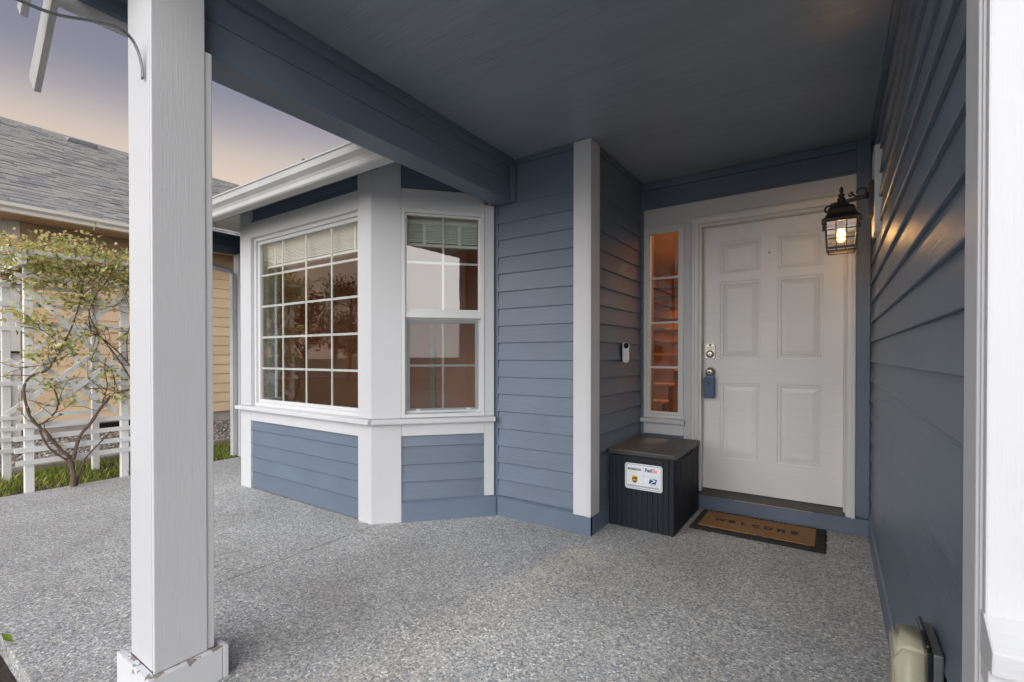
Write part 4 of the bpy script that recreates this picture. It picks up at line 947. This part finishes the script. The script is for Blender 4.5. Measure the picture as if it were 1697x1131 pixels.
ht, hb, zt, zb = 0.076, 0.068, 1.977, 1.822
def cage(s, q, k=1): return [(LX + s * ht * k, LY + q * ht * k, zt), (LX + s * hb * k, LY + q * hb * k, zb)]
for s in (-1, 1):
    for q in (-1, 1): a, b = cage(s, q); bar('cage_post', ln, b, a, 0.011, 0.011, BRONZE, up=(0, 1, 0), bev=0.001)
def lev(t): return hb + (ht - hb) * t, zb + (zt - zb) * t
for side, (ux, uy) in enumerate(((1, 0), (0, 1), (1, 0), (0, 1))):
    sg = -1 if side < 2 else 1
    nx, ny = (0, sg) if ux else (sg, 0)
    for t, hgt in ((0.0, 0.014), (1 / 3, 0.006), (2 / 3, 0.006), (1.0, 0.012)):
        h, z = lev(t)
        bar('cage_bar', ln, (LX + nx * h - ux * (h - 0.006), LY + ny * h - uy * (h - 0.006), z), (LX + nx * h + ux * (h - 0.006), LY + ny * h + uy * (h - 0.006), z), 0.006, hgt, BRONZE, bev=0.0008)
    for u in (-1 / 3, 1 / 3):
        bar('cage_bar', ln, (LX + nx * hb + ux * hb * u, LY + ny * hb + uy * hb * u, zb + 0.008), (LX + nx * ht + ux * ht * u, LY + ny * ht + uy * ht * u, zt - 0.007), 0.0055, 0.0052, BRONZE, up=(0.1, 1, 0) if ux else (1, 0.1, 0), bev=0.0006)
    k = 0.94
    raw('lantern_pane', ln, [(LX + nx * hb * k - ux * hb * .93, LY + ny * hb * k - uy * hb * .93, zb), (LX + nx * hb * k + ux * hb * .93, LY + ny * hb * k + uy * hb * .93, zb), (LX + nx * ht * k + ux * ht * .93, LY + ny * ht * k + uy * ht * .93, zt), (LX + nx * ht * k - ux * ht * .93, LY + ny * ht * k - uy * ht * .93, zt)], [(0, 1, 2, 3)], LGLASS)
for s in (-1, 1):
    bar('base_bar', ln, (LX - 0.062, LY + s * 0.062, 1.806), (LX + 0.062, LY + s * 0.062, 1.806), 0.007, 0.008, BRONZE); bar('base_bar', ln, (LX + s * 0.062, LY - 0.058, 1.806), (LX + s * 0.062, LY + 0.058, 1.806), 0.007, 0.008, BRONZE)
    for u in (-0.06, -0.02, 0.02, 0.06): bar('base_strut', ln, (LX + u, LY + s * 0.062, 1.81), (LX + u, LY + s * 0.064, 1.818), 0.004, 0.004, BRONZE, up=(0, 1, 0), bev=0)
lathe('bulb_socket', ln, [(0.012, 0), (0.014, 0.03), (0.012, 0.05)], BRONZE, (LX, LY, 1.935), 'z', 14)
lathe('bulb', ln, [(0.010, 0.0), (0.021, 0.010), (0.024, 0.030), (0.020, 0.055), (0.012, 0.075)], BULBG, (LX, LY, 1.862), 'z', 18)
tube('filament', ln, [(LX - 0.004, LY, 1.878), (LX - 0.005, LY, 1.915), (LX + 0.005, LY, 1.915), (LX + 0.004, LY, 1.878)], 0.0042, BULBE, 8)
lp = bpy.data.lights.new('lantern_light', 'POINT'); lp.energy = 2.5; lp.color = (1.0, 0.66, 0.36); lp.shadow_soft_size = 0.02
finish(link('lantern_light', lp), Matrix.Translation((LX, LY - 0.0, 1.90)), ln)

# plant hanger on the post
hk = tag(tube('plant_hanger', None, smoothline([(-1.953, 0.632, 2.145), (-1.953, 0.630, 2.19), (-1.955, 0.618, 2.24), (-1.957, 0.598, 2.272), (-1.957, 0.565, 2.283), (-1.955, 0.49, 2.262), (-1.952, 0.42, 2.236), (-1.95, 0.36, 2.228), (-1.95, 0.28, 2.232), (-1.95, 0.23, 2.25)], 5), 0.0075, STEEL, 8, 0.45), 'curved grey metal plant hanger screwed to the white porch post', 'plant hanger')

# ================================================================== arbor with vine
ab = tag(empty('garden_arbor', (-6.3, 1.4, -0.05)), 'white slatted garden arbor with crossed braces overgrown by a vine', 'arbor')
XN, XF = -5.885, -6.76
def post(x, y, zt): boxm('post', ab, (x - 0.028, y - 0.030, -0.06), (x + 0.028, y + 0.030, zt), TRELLIS, 2, 0.003)
YA, YB = 1.055, 1.735
for x in (XN, XF):
    post(x, YA, 2.06); post(x, YB, 2.06)
def slat(x, y0, y1, z, tilt=0.0): bar('slat', ab, (x, y0, z), (x, y1, z + tilt), 0.016, 0.042, TRELLIS, bev=0.0015)
for x, yy0, yy1 in ((XN + 0.037, 0.965, 1.86), (XF + 0.037, 0.72, 1.68)):
    for z in (0.265, 0.375, 0.480, 0.590, 1.474): slat(x, yy0 + random.uniform(-.01, .01), yy1 + random.uniform(-.01, .02), z, random.uniform(-.008, .008))
    slat(x, yy0 + 0.06, yy1, 1.715); slat(x, yy0, yy1 - 0.02, 1.90); slat(x, yy0 + .02, yy1, 0.93)
    q = x + 0.017
    bar('brace', ab, (q, 1.075, 1.76), (q, 1.72, 0.98), 0.015, 0.042, TRELLIS); bar('brace', ab, (q + 0.0155, 1.70, 1.80), (q + 0.0155, 1.06, 1.02), 0.015, 0.042, TRELLIS)
    bar('brace', ab, (q, 1.06, 1.17), (q, 1.66, 0.66), 0.015, 0.042, TRELLIS); bar('brace', ab, (q + 0.0155, 1.71, 1.22), (q + 0.0155, 1.05, 0.63), 0.015, 0.045, TRELLIS)
for y in (YA - 0.055, YB + 0.055): boxm('top_beam', ab, (-7.05, y - 0.018, 1.985), (-5.70, y + 0.018, 2.085), TRELLIS, 0)
for i in range(9):
    x = -6.95 + i * 0.148; boxm('top_slat', ab, (x - 0.012, 0.88, 2.0855), (x + 0.012, 1.95, 2.125), TRELLIS, 1, 0.002)

vn = tag(empty('climbing_vine', (-5.8, 1.33, -0.05)), 'woody climbing vine with yellow green leaves on the white arbor', 'vine')
STEMS = [([(1.33, -0.05), (1.325, 0.08), (1.32, 0.18), (1.30, 0.29)], 0.034, 0.022),
 ([(1.30, 0.27), (1.2, 0.42), (1.14, 0.53), (1.11, 0.57), (1.05, 0.68), (1.01, 0.86), (1.02, 0.97), (1.07, 1.04), (1.15, 1.07), (1.19, 1.15), (1.25, 1.28), (1.32, 1.45), (1.37, 1.68), (1.42, 1.94), (1.46, 2.14)], 0.017, 0.006),
 ([(1.32, 0.22), (1.18, 0.36), (1.12, 0.51), (1.11, 0.60)], 0.012, 0.009),
 ([(1.12, 0.60), (1.16, 0.64), (1.22, 0.71), (1.23, 0.79), (1.2, 0.9), (1.17, 0.93)], 0.011, 0.006),
 ([(1.32, 0.25), (1.37, 0.45), (1.46, 0.58), (1.52, 0.71), (1.61, 0.82), (1.71, 0.86), (1.79, 0.9), (1.93, 1.08)], 0.019, 0.012),
 ([(1.54, 0.75), (1.57, 0.91), (1.56, 1.05)], 0.008, 0.004),
 ([(1.81, 1.02), (1.69, 1.2), (1.59, 1.32), (1.52, 1.4), (1.46, 1.54), (1.42, 1.71), (1.33, 1.81), (1.27, 1.86)], 0.009, 0.005),
 ([(1.79, 0.89), (1.71, 1.08), (1.64, 1.2), (1.52, 1.38), (1.46, 1.43), (1.45, 1.6), (1.5, 1.78), (1.57, 1.9), (1.64, 2.08)], 0.010, 0.005),
 ([(1.34, -0.04), (1.41, 0.22), (1.52, 0.37), (1.61, 0.47)], 0.013, 0.007),
 ([(1.15, 1.07), (1.23, 1.23), (1.19, 1.36), (1.11, 1.44)], 0.008, 0.004),
 ([(1.73, 1.14), (1.74, 1.38), (1.77, 1.62), (1.71, 1.86)], 0.007, 0.004),
 ([(1.64, 0.79), (1.62, 1.03), (1.52, 1.15), (1.46, 1.15), (1.5, 1.29), (1.54, 1.38)], 0.007, 0.004)]
anch = []
for pts, r0, r1 in STEMS:
    xb = -5.80 + random.uniform(-0.012, 0.02)
    p3 = smoothline([(xb + random.uniform(-.012, .012), y + random.uniform(-.006, .006), z) for y, z in pts], 4)
    n = len(p3); tube('stem', vn, p3, [(r0 + (r1 - r0) * i / (n - 1)) * 0.78 * (1 + 0.16 * math.sin(i * 2.3) + random.uniform(-.08, .08)) for i in range(n)], BARK, 8)
    anch += [p for p in p3 if p.z > 0.6]
bm = bmesh.new(); tips = []
for k in range(330):
    p = random.choice(anch) if k < 100 else Vector((random.uniform(-6.8, -5.72), random.uniform(0.85, 1.98), random.uniform(1.9, 2.14)))
    d = Vector((random.gauss(0.15, .5), random.gauss(0, .8), random.gauss(0.35, .6))).normalized(); q = [p]
    for s in range(random.randint(3, 6)):
        d = (d + Vector((random.gauss(0, .3), random.gauss(0, .35), random.gauss(0, .3)))).normalized(); q.append(q[-1] + d * random.uniform(0.04, 0.075))
    tube_bm(bm, q, [0.0035 * (1 - 0.6 * i / len(q)) for i in range(len(q))], 4); tips += q[1:]
kind(finish(link('twigs', bmesh_to('twigs', bm, BARK)), Matrix.Identity(4), vn), 'stuff')
tp = np.array([t.to_tuple() for t in tips])
def cloud(n, lo, hi): return rng.uniform(lo, hi, (n, 3))
LP = [tp[rng.integers(0, len(tp), 1300)] + rng.normal(0, 0.030, (1300, 3))]
top = cloud(3200, (-6.75, 0.85, 2.02), (-5.62, 2.0, 2.24)); top[:, 2] += rng.normal(0, 0.05, len(top)) + 0.05 * np.sin(top[:, 1] * 9 + top[:, 0] * 5)
LP.append(top)
hang = cloud(1500, (-5.92, 1.02, 1.62), (-5.68, 1.95, 2.05)); keep = rng.uniform(size=len(hang)) < np.clip((hang[:, 2] - 1.45) / 0.6, 0, 1) * (0.45 + 0.55 * np.sin(hang[:, 1] * 11 + hang[:, 2] * 7) ** 2)
LP.append(hang[keep])
for (y, z, s, n) in ((1.12, 1.50, 0.07, 90), (1.22, 1.38, 0.07, 80), (1.28, 1.22, 0.09, 120), (1.10, 1.20, 0.06, 50), (1.17, 0.95, 0.05, 40), (1.28, 0.80, 0.04, 35), (1.55, 1.05, 0.05, 35), (1.74, 1.40, 0.06, 35), (1.73, 0.78, 0.05, 30), (1.50, 1.42, 0.05, 40), (0.98, 1.55, 0.07, 50), (1.35, 1.75, 0.1, 140), (1.75, 1.95, 0.1, 120)):
    LP.append(np.array([(-5.78, y, z)]) + rng.normal(0, 1, (n, 3)) * np.array([0.05, s, s * 0.8]))
V = leaves(np.concatenate(LP), 0.043, rng, 0.62)
kind(quads('foliage', vn, V, VLEAF, faces=LEAF_F), 'stuff')

# ================================================================== planting: grass, edging, gravel
def blades(P, h, wd, rg):
    n = len(P); a = rg.uniform(0, 2 * np.pi, n); d = np.stack([np.cos(a), np.sin(a), np.zeros(n)], 1); hh = h * rg.uniform(0.45, 1.3, n)
    s = np.stack([-np.sin(a), np.cos(a), np.zeros(n)], 1) * wd; lean = d * (hh * rg.uniform(0.1, 0.75, n))[:, None]; up = np.array([0, 0, 1.0])
    return np.stack([P - s, P + s, P + lean * 0.35 + up * (hh * 0.6)[:, None] + s * 0.7, P + lean + up * hh[:, None]], 1)
gp_ = np.stack([rng.uniform(-7.1, -5.875, 16000), rng.uniform(0.3, 4.2, 16000), np.full(16000, -0.055)], 1)
dens = np.sin(gp_[:, 0] * 5.1 + 1) * np.sin(gp_[:, 1] * 4.3) + rng.normal(0, 0.5, 16000)
gp_ = gp_[(dens > -0.35) & (gp_[:, 0] < -5.885)]
tag(kind(quads('grass', None, np.concatenate([blades(gp_, 0.050, 0.004, rng), blades(gp_[::7] + rng.normal(0, 0.03, gp_[::7].shape) * np.array([1, 1, 0]), 0.095, 0.003, rng)]), GRASSM), 'stuff'), 'patchy yellow green grass between the patio and the edging stones', 'grass')
ed = tag(empty('garden_edging', (-7.15, 2, -0.07)), 'row of weathered stone edging blocks between grass and gravel', 'edging')
y = -1.0
while y < 5.5:
    Ls = random.uniform(0.28, 0.42); a = R(random.uniform(-3, 3))
    bm = bmesh.new(); bmesh.ops.create_cube(bm, size=1.0)
    bmesh.ops.scale(bm, verts=bm.verts[:], vec=(0.13, Ls - 0.012, 0.10)); bmesh.ops.bevel(bm, geom=bm.edges[:], offset=0.012, segments=2, affect='EDGES')
    for v in bm.verts: v.co += Vector((random.gauss(0, .003), random.gauss(0, .003), random.gauss(0, .003)))
    o = finish(link('edging_stone', bmesh_to('edging_stone', bm, STONE)), Matrix.Translation((-7.17 + random.uniform(-.012, .012), y + Ls / 2, -0.028 + random.uniform(-.008, .008))) @ Matrix.Rotation(a, 4, 'Z'), ed); y += Ls
bm = bmesh.new(); bmesh.ops.create_icosphere(bm, subdivisions=1, radius=1.0); ico = np.array([v.co[:] for v in bm.verts]); icf = [[v.index for v in f.verts] for f in bm.faces]; bm.free()
n = 5200; gpn = np.stack([rng.uniform(-9.95, -7.27, n), rng.uniform(0.4, 6.2, n), np.full(n, -0.068)], 1)
sc = rng.uniform(0.010, 0.026, (n, 1, 1)) * rng.uniform(0.6, 1.25, (n, 1, 3)) * np.array([1, 1, 0.7])
Vp = gpn[:, None, :] + ico[None] * sc * rng.uniform(0.85, 1.15, (n, len(ico), 1))
tag(kind(quads('gravel', None, Vp, PEBBLE, faces=icf), 'stuff'), 'loose grey brown gravel beside the tan neighbouring house', 'gravel')
# small green plant at the corner of the front bed
sp_ = tag(empty('bed_plant', (-2.95, 0.30, -0.075)), 'small bright green leafy plant in the dark bed beside the patio', 'plant')
bm = bmesh.new()
for k in range(11):
    a = random.uniform(0, 6.28); r = random.uniform(0.03, 0.10); h = random.uniform(0.05, 0.15)
    tube_bm(bm, [(-2.95, 0.30, -0.08), (-2.95 + r * .5 * math.cos(a), 0.30 + r * .5 * math.sin(a), -0.08 + h * .7), (-2.95 + r * math.cos(a), 0.30 + r * math.sin(a), -0.08 + h)], [0.003, 0.0025, 0.002], 5)
finish(link('stem', bmesh_to('stem', bm, BARK)), Matrix.Identity(4), sp_)
PLANTL = island('bed_leaf', ((0, (0.16, 0.26, 0.03)), (1, (0.34, 0.40, 0.07))), 0.45, 0.3)
pp = np.array([(-2.95, 0.30, 0.02)]) + rng.normal(0, 1, (46, 3)) * np.array([0.06, 0.05, 0.035])
quads('foliage', sp_, leaves(pp, 0.05, rng, 0.4), PLANTL, faces=LEAF_F)

# ================================================================== neighbouring house
nb = tag(empty('neighbour_house', (-10.5, 4, -0.1)), 'tan lap-sided neighbouring house with grey shingle roof and cream gutter', 'house')
XW = -10.06
boxm('wall_core', nb, (-14.0, 1.70, 0.10), (XW - 0.012, 12.0, 3.3), TAN, 1, 0)
boxm('foundation', nb, (-14.0, 1.70, -0.14), (XW - 0.03, 12.0, 0.112), FOUND, 1, 0)
boxm('wall_core', nb, (-14.0, 0.3, 0.10), (-10.85, 1.69, 3.3), TAN, 1, 0); boxm('foundation', nb, (-14.0, 0.3, -0.14), (-10.87, 1.69, 0.105), FOUND, 1, 0)
for i in range(17):
    z = 0.115 + i * 0.186; h = 0.205
    prism('siding_board', nb, (XW - 0.012, 1.72, z), (XW - 0.012, 9.0, z), [(0, 0), (-0.022, 0), (-0.005, h), (0, h)], TAN)
    prism('siding_board', nb, (-10.85, 0.35, z), (-10.85, 1.68, z), [(0, 0), (-0.022, 0), (-0.005, h), (0, h)], TAN)
boxm('corner_board', nb, (XW - 0.03, 1.60, -0.02), (XW + 0.022, 1.722, 3.2), CREAM); boxm('corner_board', nb, (-10.84, 1.50, -0.02), (XW - 0.031, 1.60, 3.2), CREAM)
boxm('soffit', nb, (-10.9, 0.0, 3.20), (-9.50, 12.0, 3.225), TANS, 1, 0)
boxm('frieze_board', nb, (XW - 0.01, 1.725, 2.93), (XW + 0.014, 9.0, 3.198), TANS, 1)
boxm('foundation_vent', nb, (XW - 0.031, 2.62, -0.04), (XW - 0.022, 2.92, 0.085), BLACKPL, 1, 0.002); boxm('foundation_vent', nb, (XW - 0.031, 3.02, -0.04), (XW - 0.022, 3.32, 0.085), BLACKPL, 1, 0.002)
prism('gutter', nb, (-9.49, 0.0, 3.19), (-9.49, 12.0, 3.19), [(0.0, 0.0), (-0.085, 0.0), (-0.09, 0.045), (-0.125, 0.08), (-0.125, 0.128), (-0.112, 0.128), (-0.11, 0.09), (-0.01, 0.01), (-0.01, 0.125), (0, 0.125)], CREAM)
EA = Vector((-9.50, 0, 3.285)); RG = Vector((-14.5, 0, 6.22)); sl_ = (RG - EA); SLn = sl_.length; sd = sl_.normalized(); sn = Vector((-sd.z, 0, sd.x)); sn = sn if sn.z > 0 else -sn
rdk = raw('roof', nb, [(-9.52, 0.0, 3.27), (-9.52, 12.5, 3.27), (-14.5, 12.5, 6.20), (-14.5, 0.0, 6.20), (-19.5, 0.0, 3.27), (-19.5, 12.5, 3.27)], [(0, 1, 2, 3), (3, 2, 5, 4), (0, 3, 4), (1, 5, 2)], SHING)
EXPO = 0.142; course = int(SLn / EXPO); shm = {}
def shmesh(wd, th):
    k = (wd, th)
    if k not in shm:
        V = [(0, 0, 0), (wd, 0, 0), (wd, 0.26, -0.004), (0, 0.26, -0.004), (0, 0, th), (wd, 0, th), (wd, 0.26, th * 0.3), (0, 0.26, th * 0.3)]
        me = bpy.data.meshes.new('shingle'); me.from_pydata(V, [], [(0, 3, 2, 1), (4, 5, 6, 7), (0, 1, 5, 4), (1, 2, 6, 5), (2, 3, 7, 6), (3, 0, 4, 7)]); me.materials.append(SHING); shm[k] = me
    return shm[k]
RM = Matrix((Vector((0, 1, 0)), sd, sn)).transposed().to_4x4()
cnt = 0; rest = []
for c in range(course):
    yv = 1.0 - random.random() * 0.3 + (0.0 if c < 40 else 0)
    yend = 4.6 + c * 0.06
    while yv < yend:
        wd = random.choice((0.14, 0.18, 0.24, 0.30)); th = random.choice((0.014, 0.019, 0.026))
        pos = EA + sd * (c * EXPO - 0.02) + sn * (0.004 + random.uniform(0, .002)) + Vector((0, yv, 0))
        M = Matrix.Translation(pos) @ RM
        if cnt < 300: finish(link('shingle', shmesh(wd, th)), M, nb); cnt += 1
        else: rest.append((M, wd, th))
        yv += wd + 0.004
VV = np.zeros((len(rest), 8, 3))
for i, (M, wd, th) in enumerate(rest):
    for j, p in enumerate(((0, 0, 0), (wd, 0, 0), (wd, 0.26, -0.004), (0, 0.26, -0.004), (0, 0, th), (wd, 0, th), (wd, 0.26, th * 0.3), (0, 0.26, th * 0.3))): VV[i, j] = (M @ Vector(p))[:]
kind(quads('upper_shingles', nb, VV, SHING, faces=[[0, 3, 2, 1], [4, 5, 6, 7], [0, 1, 5, 4], [1, 2, 6, 5], [2, 3, 7, 6], [3, 0, 4, 7]]), 'stuff')
prism('ridge_cap', nb, (-14.5, 0.0, 6.235), (-14.5, 12, 6.235), [(-0.15, -0.085), (0, 0.0), (0.15, -0.085), (0.15, -0.10), (-0.15, -0.10)], SHING)
for yv in (3.12, 1.55):
    M = Matrix.Translation(EA + sd * (SLn - 0.62) + sn * 0.012 + Vector((0, yv, 0))) @ RM
    V = [(0, 0, 0), (0.55, 0, 0), (0.55, 0.40, 0), (0, 0.40, 0), (0.05, -0.02, 0.11), (0.50, -0.02, 0.11), (0.46, 0.34, 0.03), (0.09, 0.34, 0.03), (0.05, -0.02, 0.07), (0.50, -0.02, 0.07)]
    me = bpy.data.meshes.new('roof_vent'); me.from_pydata(V, [], [(0, 1, 2, 3), (4, 5, 6, 7), (0, 4, 7, 3), (1, 2, 6, 5), (7, 6, 2, 3), (4, 8, 9, 5), (8, 9, 1, 0)]); me.materials.append(VENTM)
    finish(link('roof_vent', me), M, nb)
hr = tag(empty('stair_railing', (-9.9, 1.5, -0.07)), 'black metal railing beside the tan neighbouring house', 'railing')
boxm('top_rail', hr, (-10.02, 1.30, 1.245), (-9.98, 1.70, 1.275), BLACKM, 1)
for yv in (1.36, 1.46, 1.56): boxm('baluster', hr, (-10.012, yv, -0.07), (-9.988, yv + 0.03, 1.244), BLACKM, 2)

# ================================================================== trees and the street side (seen in the window reflections)
def tree_parts(seed, h, rad, nl, leafmat, sparse=False):
    rg = np.random.default_rng(seed); rd = random.Random(seed); bm = bmesh.new()
    trunk = [(0, 0, -0.1), (rd.gauss(0, .05), rd.gauss(0, .05), h * .3), (rd.gauss(0, .12), rd.gauss(0, .12), h * .6), (rd.gauss(0, .1), rd.gauss(0, .1), h * .93)]
    tube_bm(bm, smoothline(trunk, 4), [0.16 * (1 - 0.9 * i / 12) * h / 6 for i in range(13)], 8); ends = []
    for k in range(26):
        z0 = h * rd.uniform(0.22, 0.85); a = rd.uniform(0, 6.28); ln_ = rad * rd.uniform(0.5, 1.05) * (1.15 - z0 / h * 0.75); q = [Vector((0, 0, z0))]; d = Vector((math.cos(a), math.sin(a), rd.uniform(.3, .9))).normalized()
        for s in range(5): d = (d + Vector((rd.gauss(0, .2), rd.gauss(0, .2), rd.gauss(0.05, .2)))).normalized(); q.append(q[-1] + d * ln_ / 5)
        tube_bm(bm, q, [0.05 * h / 6 * (1 - 0.15 * i) for i in range(6)], 5); ends += q[2:]
    tm = bmesh_to('trunk', bm, BARK)
    E = np.array([e[:] for e in ends]); P = E[rg.integers(0, len(E), nl)] + rg.normal(0, rad * 0.11, (nl, 3))
    return tm, leaves(P, 0.16 if not sparse else 0.10, rg, 0.6)
def tree(seed, h, rad, nl, mat, spots, labels, group):
    tm, V = tree_parts(seed, h, rad, nl, mat); crown = None
    for (x, y, s, a), lab in zip(spots, labels):
        root = tag(empty('tree', (x, y, -0.16)), lab, 'tree', group)
        M = Matrix.Translation((x, y, -0.16)) @ Matrix.Rotation(a, 4, 'Z') @ Matrix.Scale(s, 4)
        finish(link('trunk', tm), M, root)
        if crown is None:
            crown = quads('crown', root, V, mat, faces=LEAF_F); cm_ = crown.data; finish(crown, M, root)
        else: finish(link('crown', cm_), M, root)
tree(11, 7.0, 2.6, 2600, TLEAF, [(-27, -10.5, 1.0, 0), (-33, -9.5, 1.12, 1.3), (-39, -23, 1.3, 2.2), (-21, -11.2, 0.8, 3.1), (-24, -24, 1.15, 4.0), (6, -25, 1.0, 5.0)],
     ['green street tree with a rounded crown, second nearest along the kerb', 'green street tree at the far end of the near kerb', 'tall green tree across the road, farthest to the left', 'small green street tree nearest along the kerb', 'green tree across the road behind the maples', 'green tree across the road to the right of the tan house'], 'street trees in front of the house')
tree(12, 4.2, 1.9, 1500, TLEAFR, [(-19, -7.5, 1.0, 0), (-24.5, -6.8, 0.9, 2.0)], ['red leaved maple on the lawn nearest to the bay window', 'smaller red leaved maple farther along the lawn'], 'red maples on the front lawn')
tree(13, 9.6, 1.6, 420, TLEAF, [(-21.2, 10.1, 1.0, 0.4)], ['sparse tree top showing just above the bay window gutter'], None) if False else None
tm, V = tree_parts(21, 8.7, 1.2, 260, TLEAF, True)
root = tag(empty('sparse_tree', (-20.9, 10.05, -0.16)), 'sparse bare tree whose top twigs show above the bay gutter', 'tree')
finish(link('trunk', tm), Matrix.Translation((-20.9, 10.05, -0.16)), root)
o = quads('crown', root, V, VLEAF, faces=LEAF_F); finish(o, Matrix.Translation((-20.9, 10.05, -0.16)), root)
fh = tag(empty('opposite_house', (0, -32, 0)), 'tan gabled house across the road reflected in the bay windows', 'house')
for nm, lo, hi in (('wall', (-7, -38, -0.15), (5, -30, 3.0)),): boxm(nm, fh, lo, hi, TAN, 0, 0)
raw('roof', fh, [(-7.6, -29.4, 2.9), (5.6, -29.4, 2.9), (5.6, -38.6, 2.9), (-7.6, -38.6, 2.9), (-7.6, -34, 6.2), (5.6, -34, 6.2)], [(0, 1, 5, 4), (2, 3, 4, 5), (1, 2, 5), (3, 0, 4), (0, 3, 2, 1)], SHING)
for x in (-5.8, -2.6, 2.0):
    wf_ = boxm('window', fh, (x, -29.998, 1.0), (x + 1.4, -29.95, 2.3), VINYL, 0, 0); boxm('pane', wf_, (x + .08, -29.949, 1.08), (x + 1.32, -29.945, 2.22), BLACKPL, 0, 0)
boxm('door', fh, (-0.2, -29.998, -0.1), (0.75, -29.94, 2.05), WHITE, 2, 0)
bpy.context.view_layer.update()
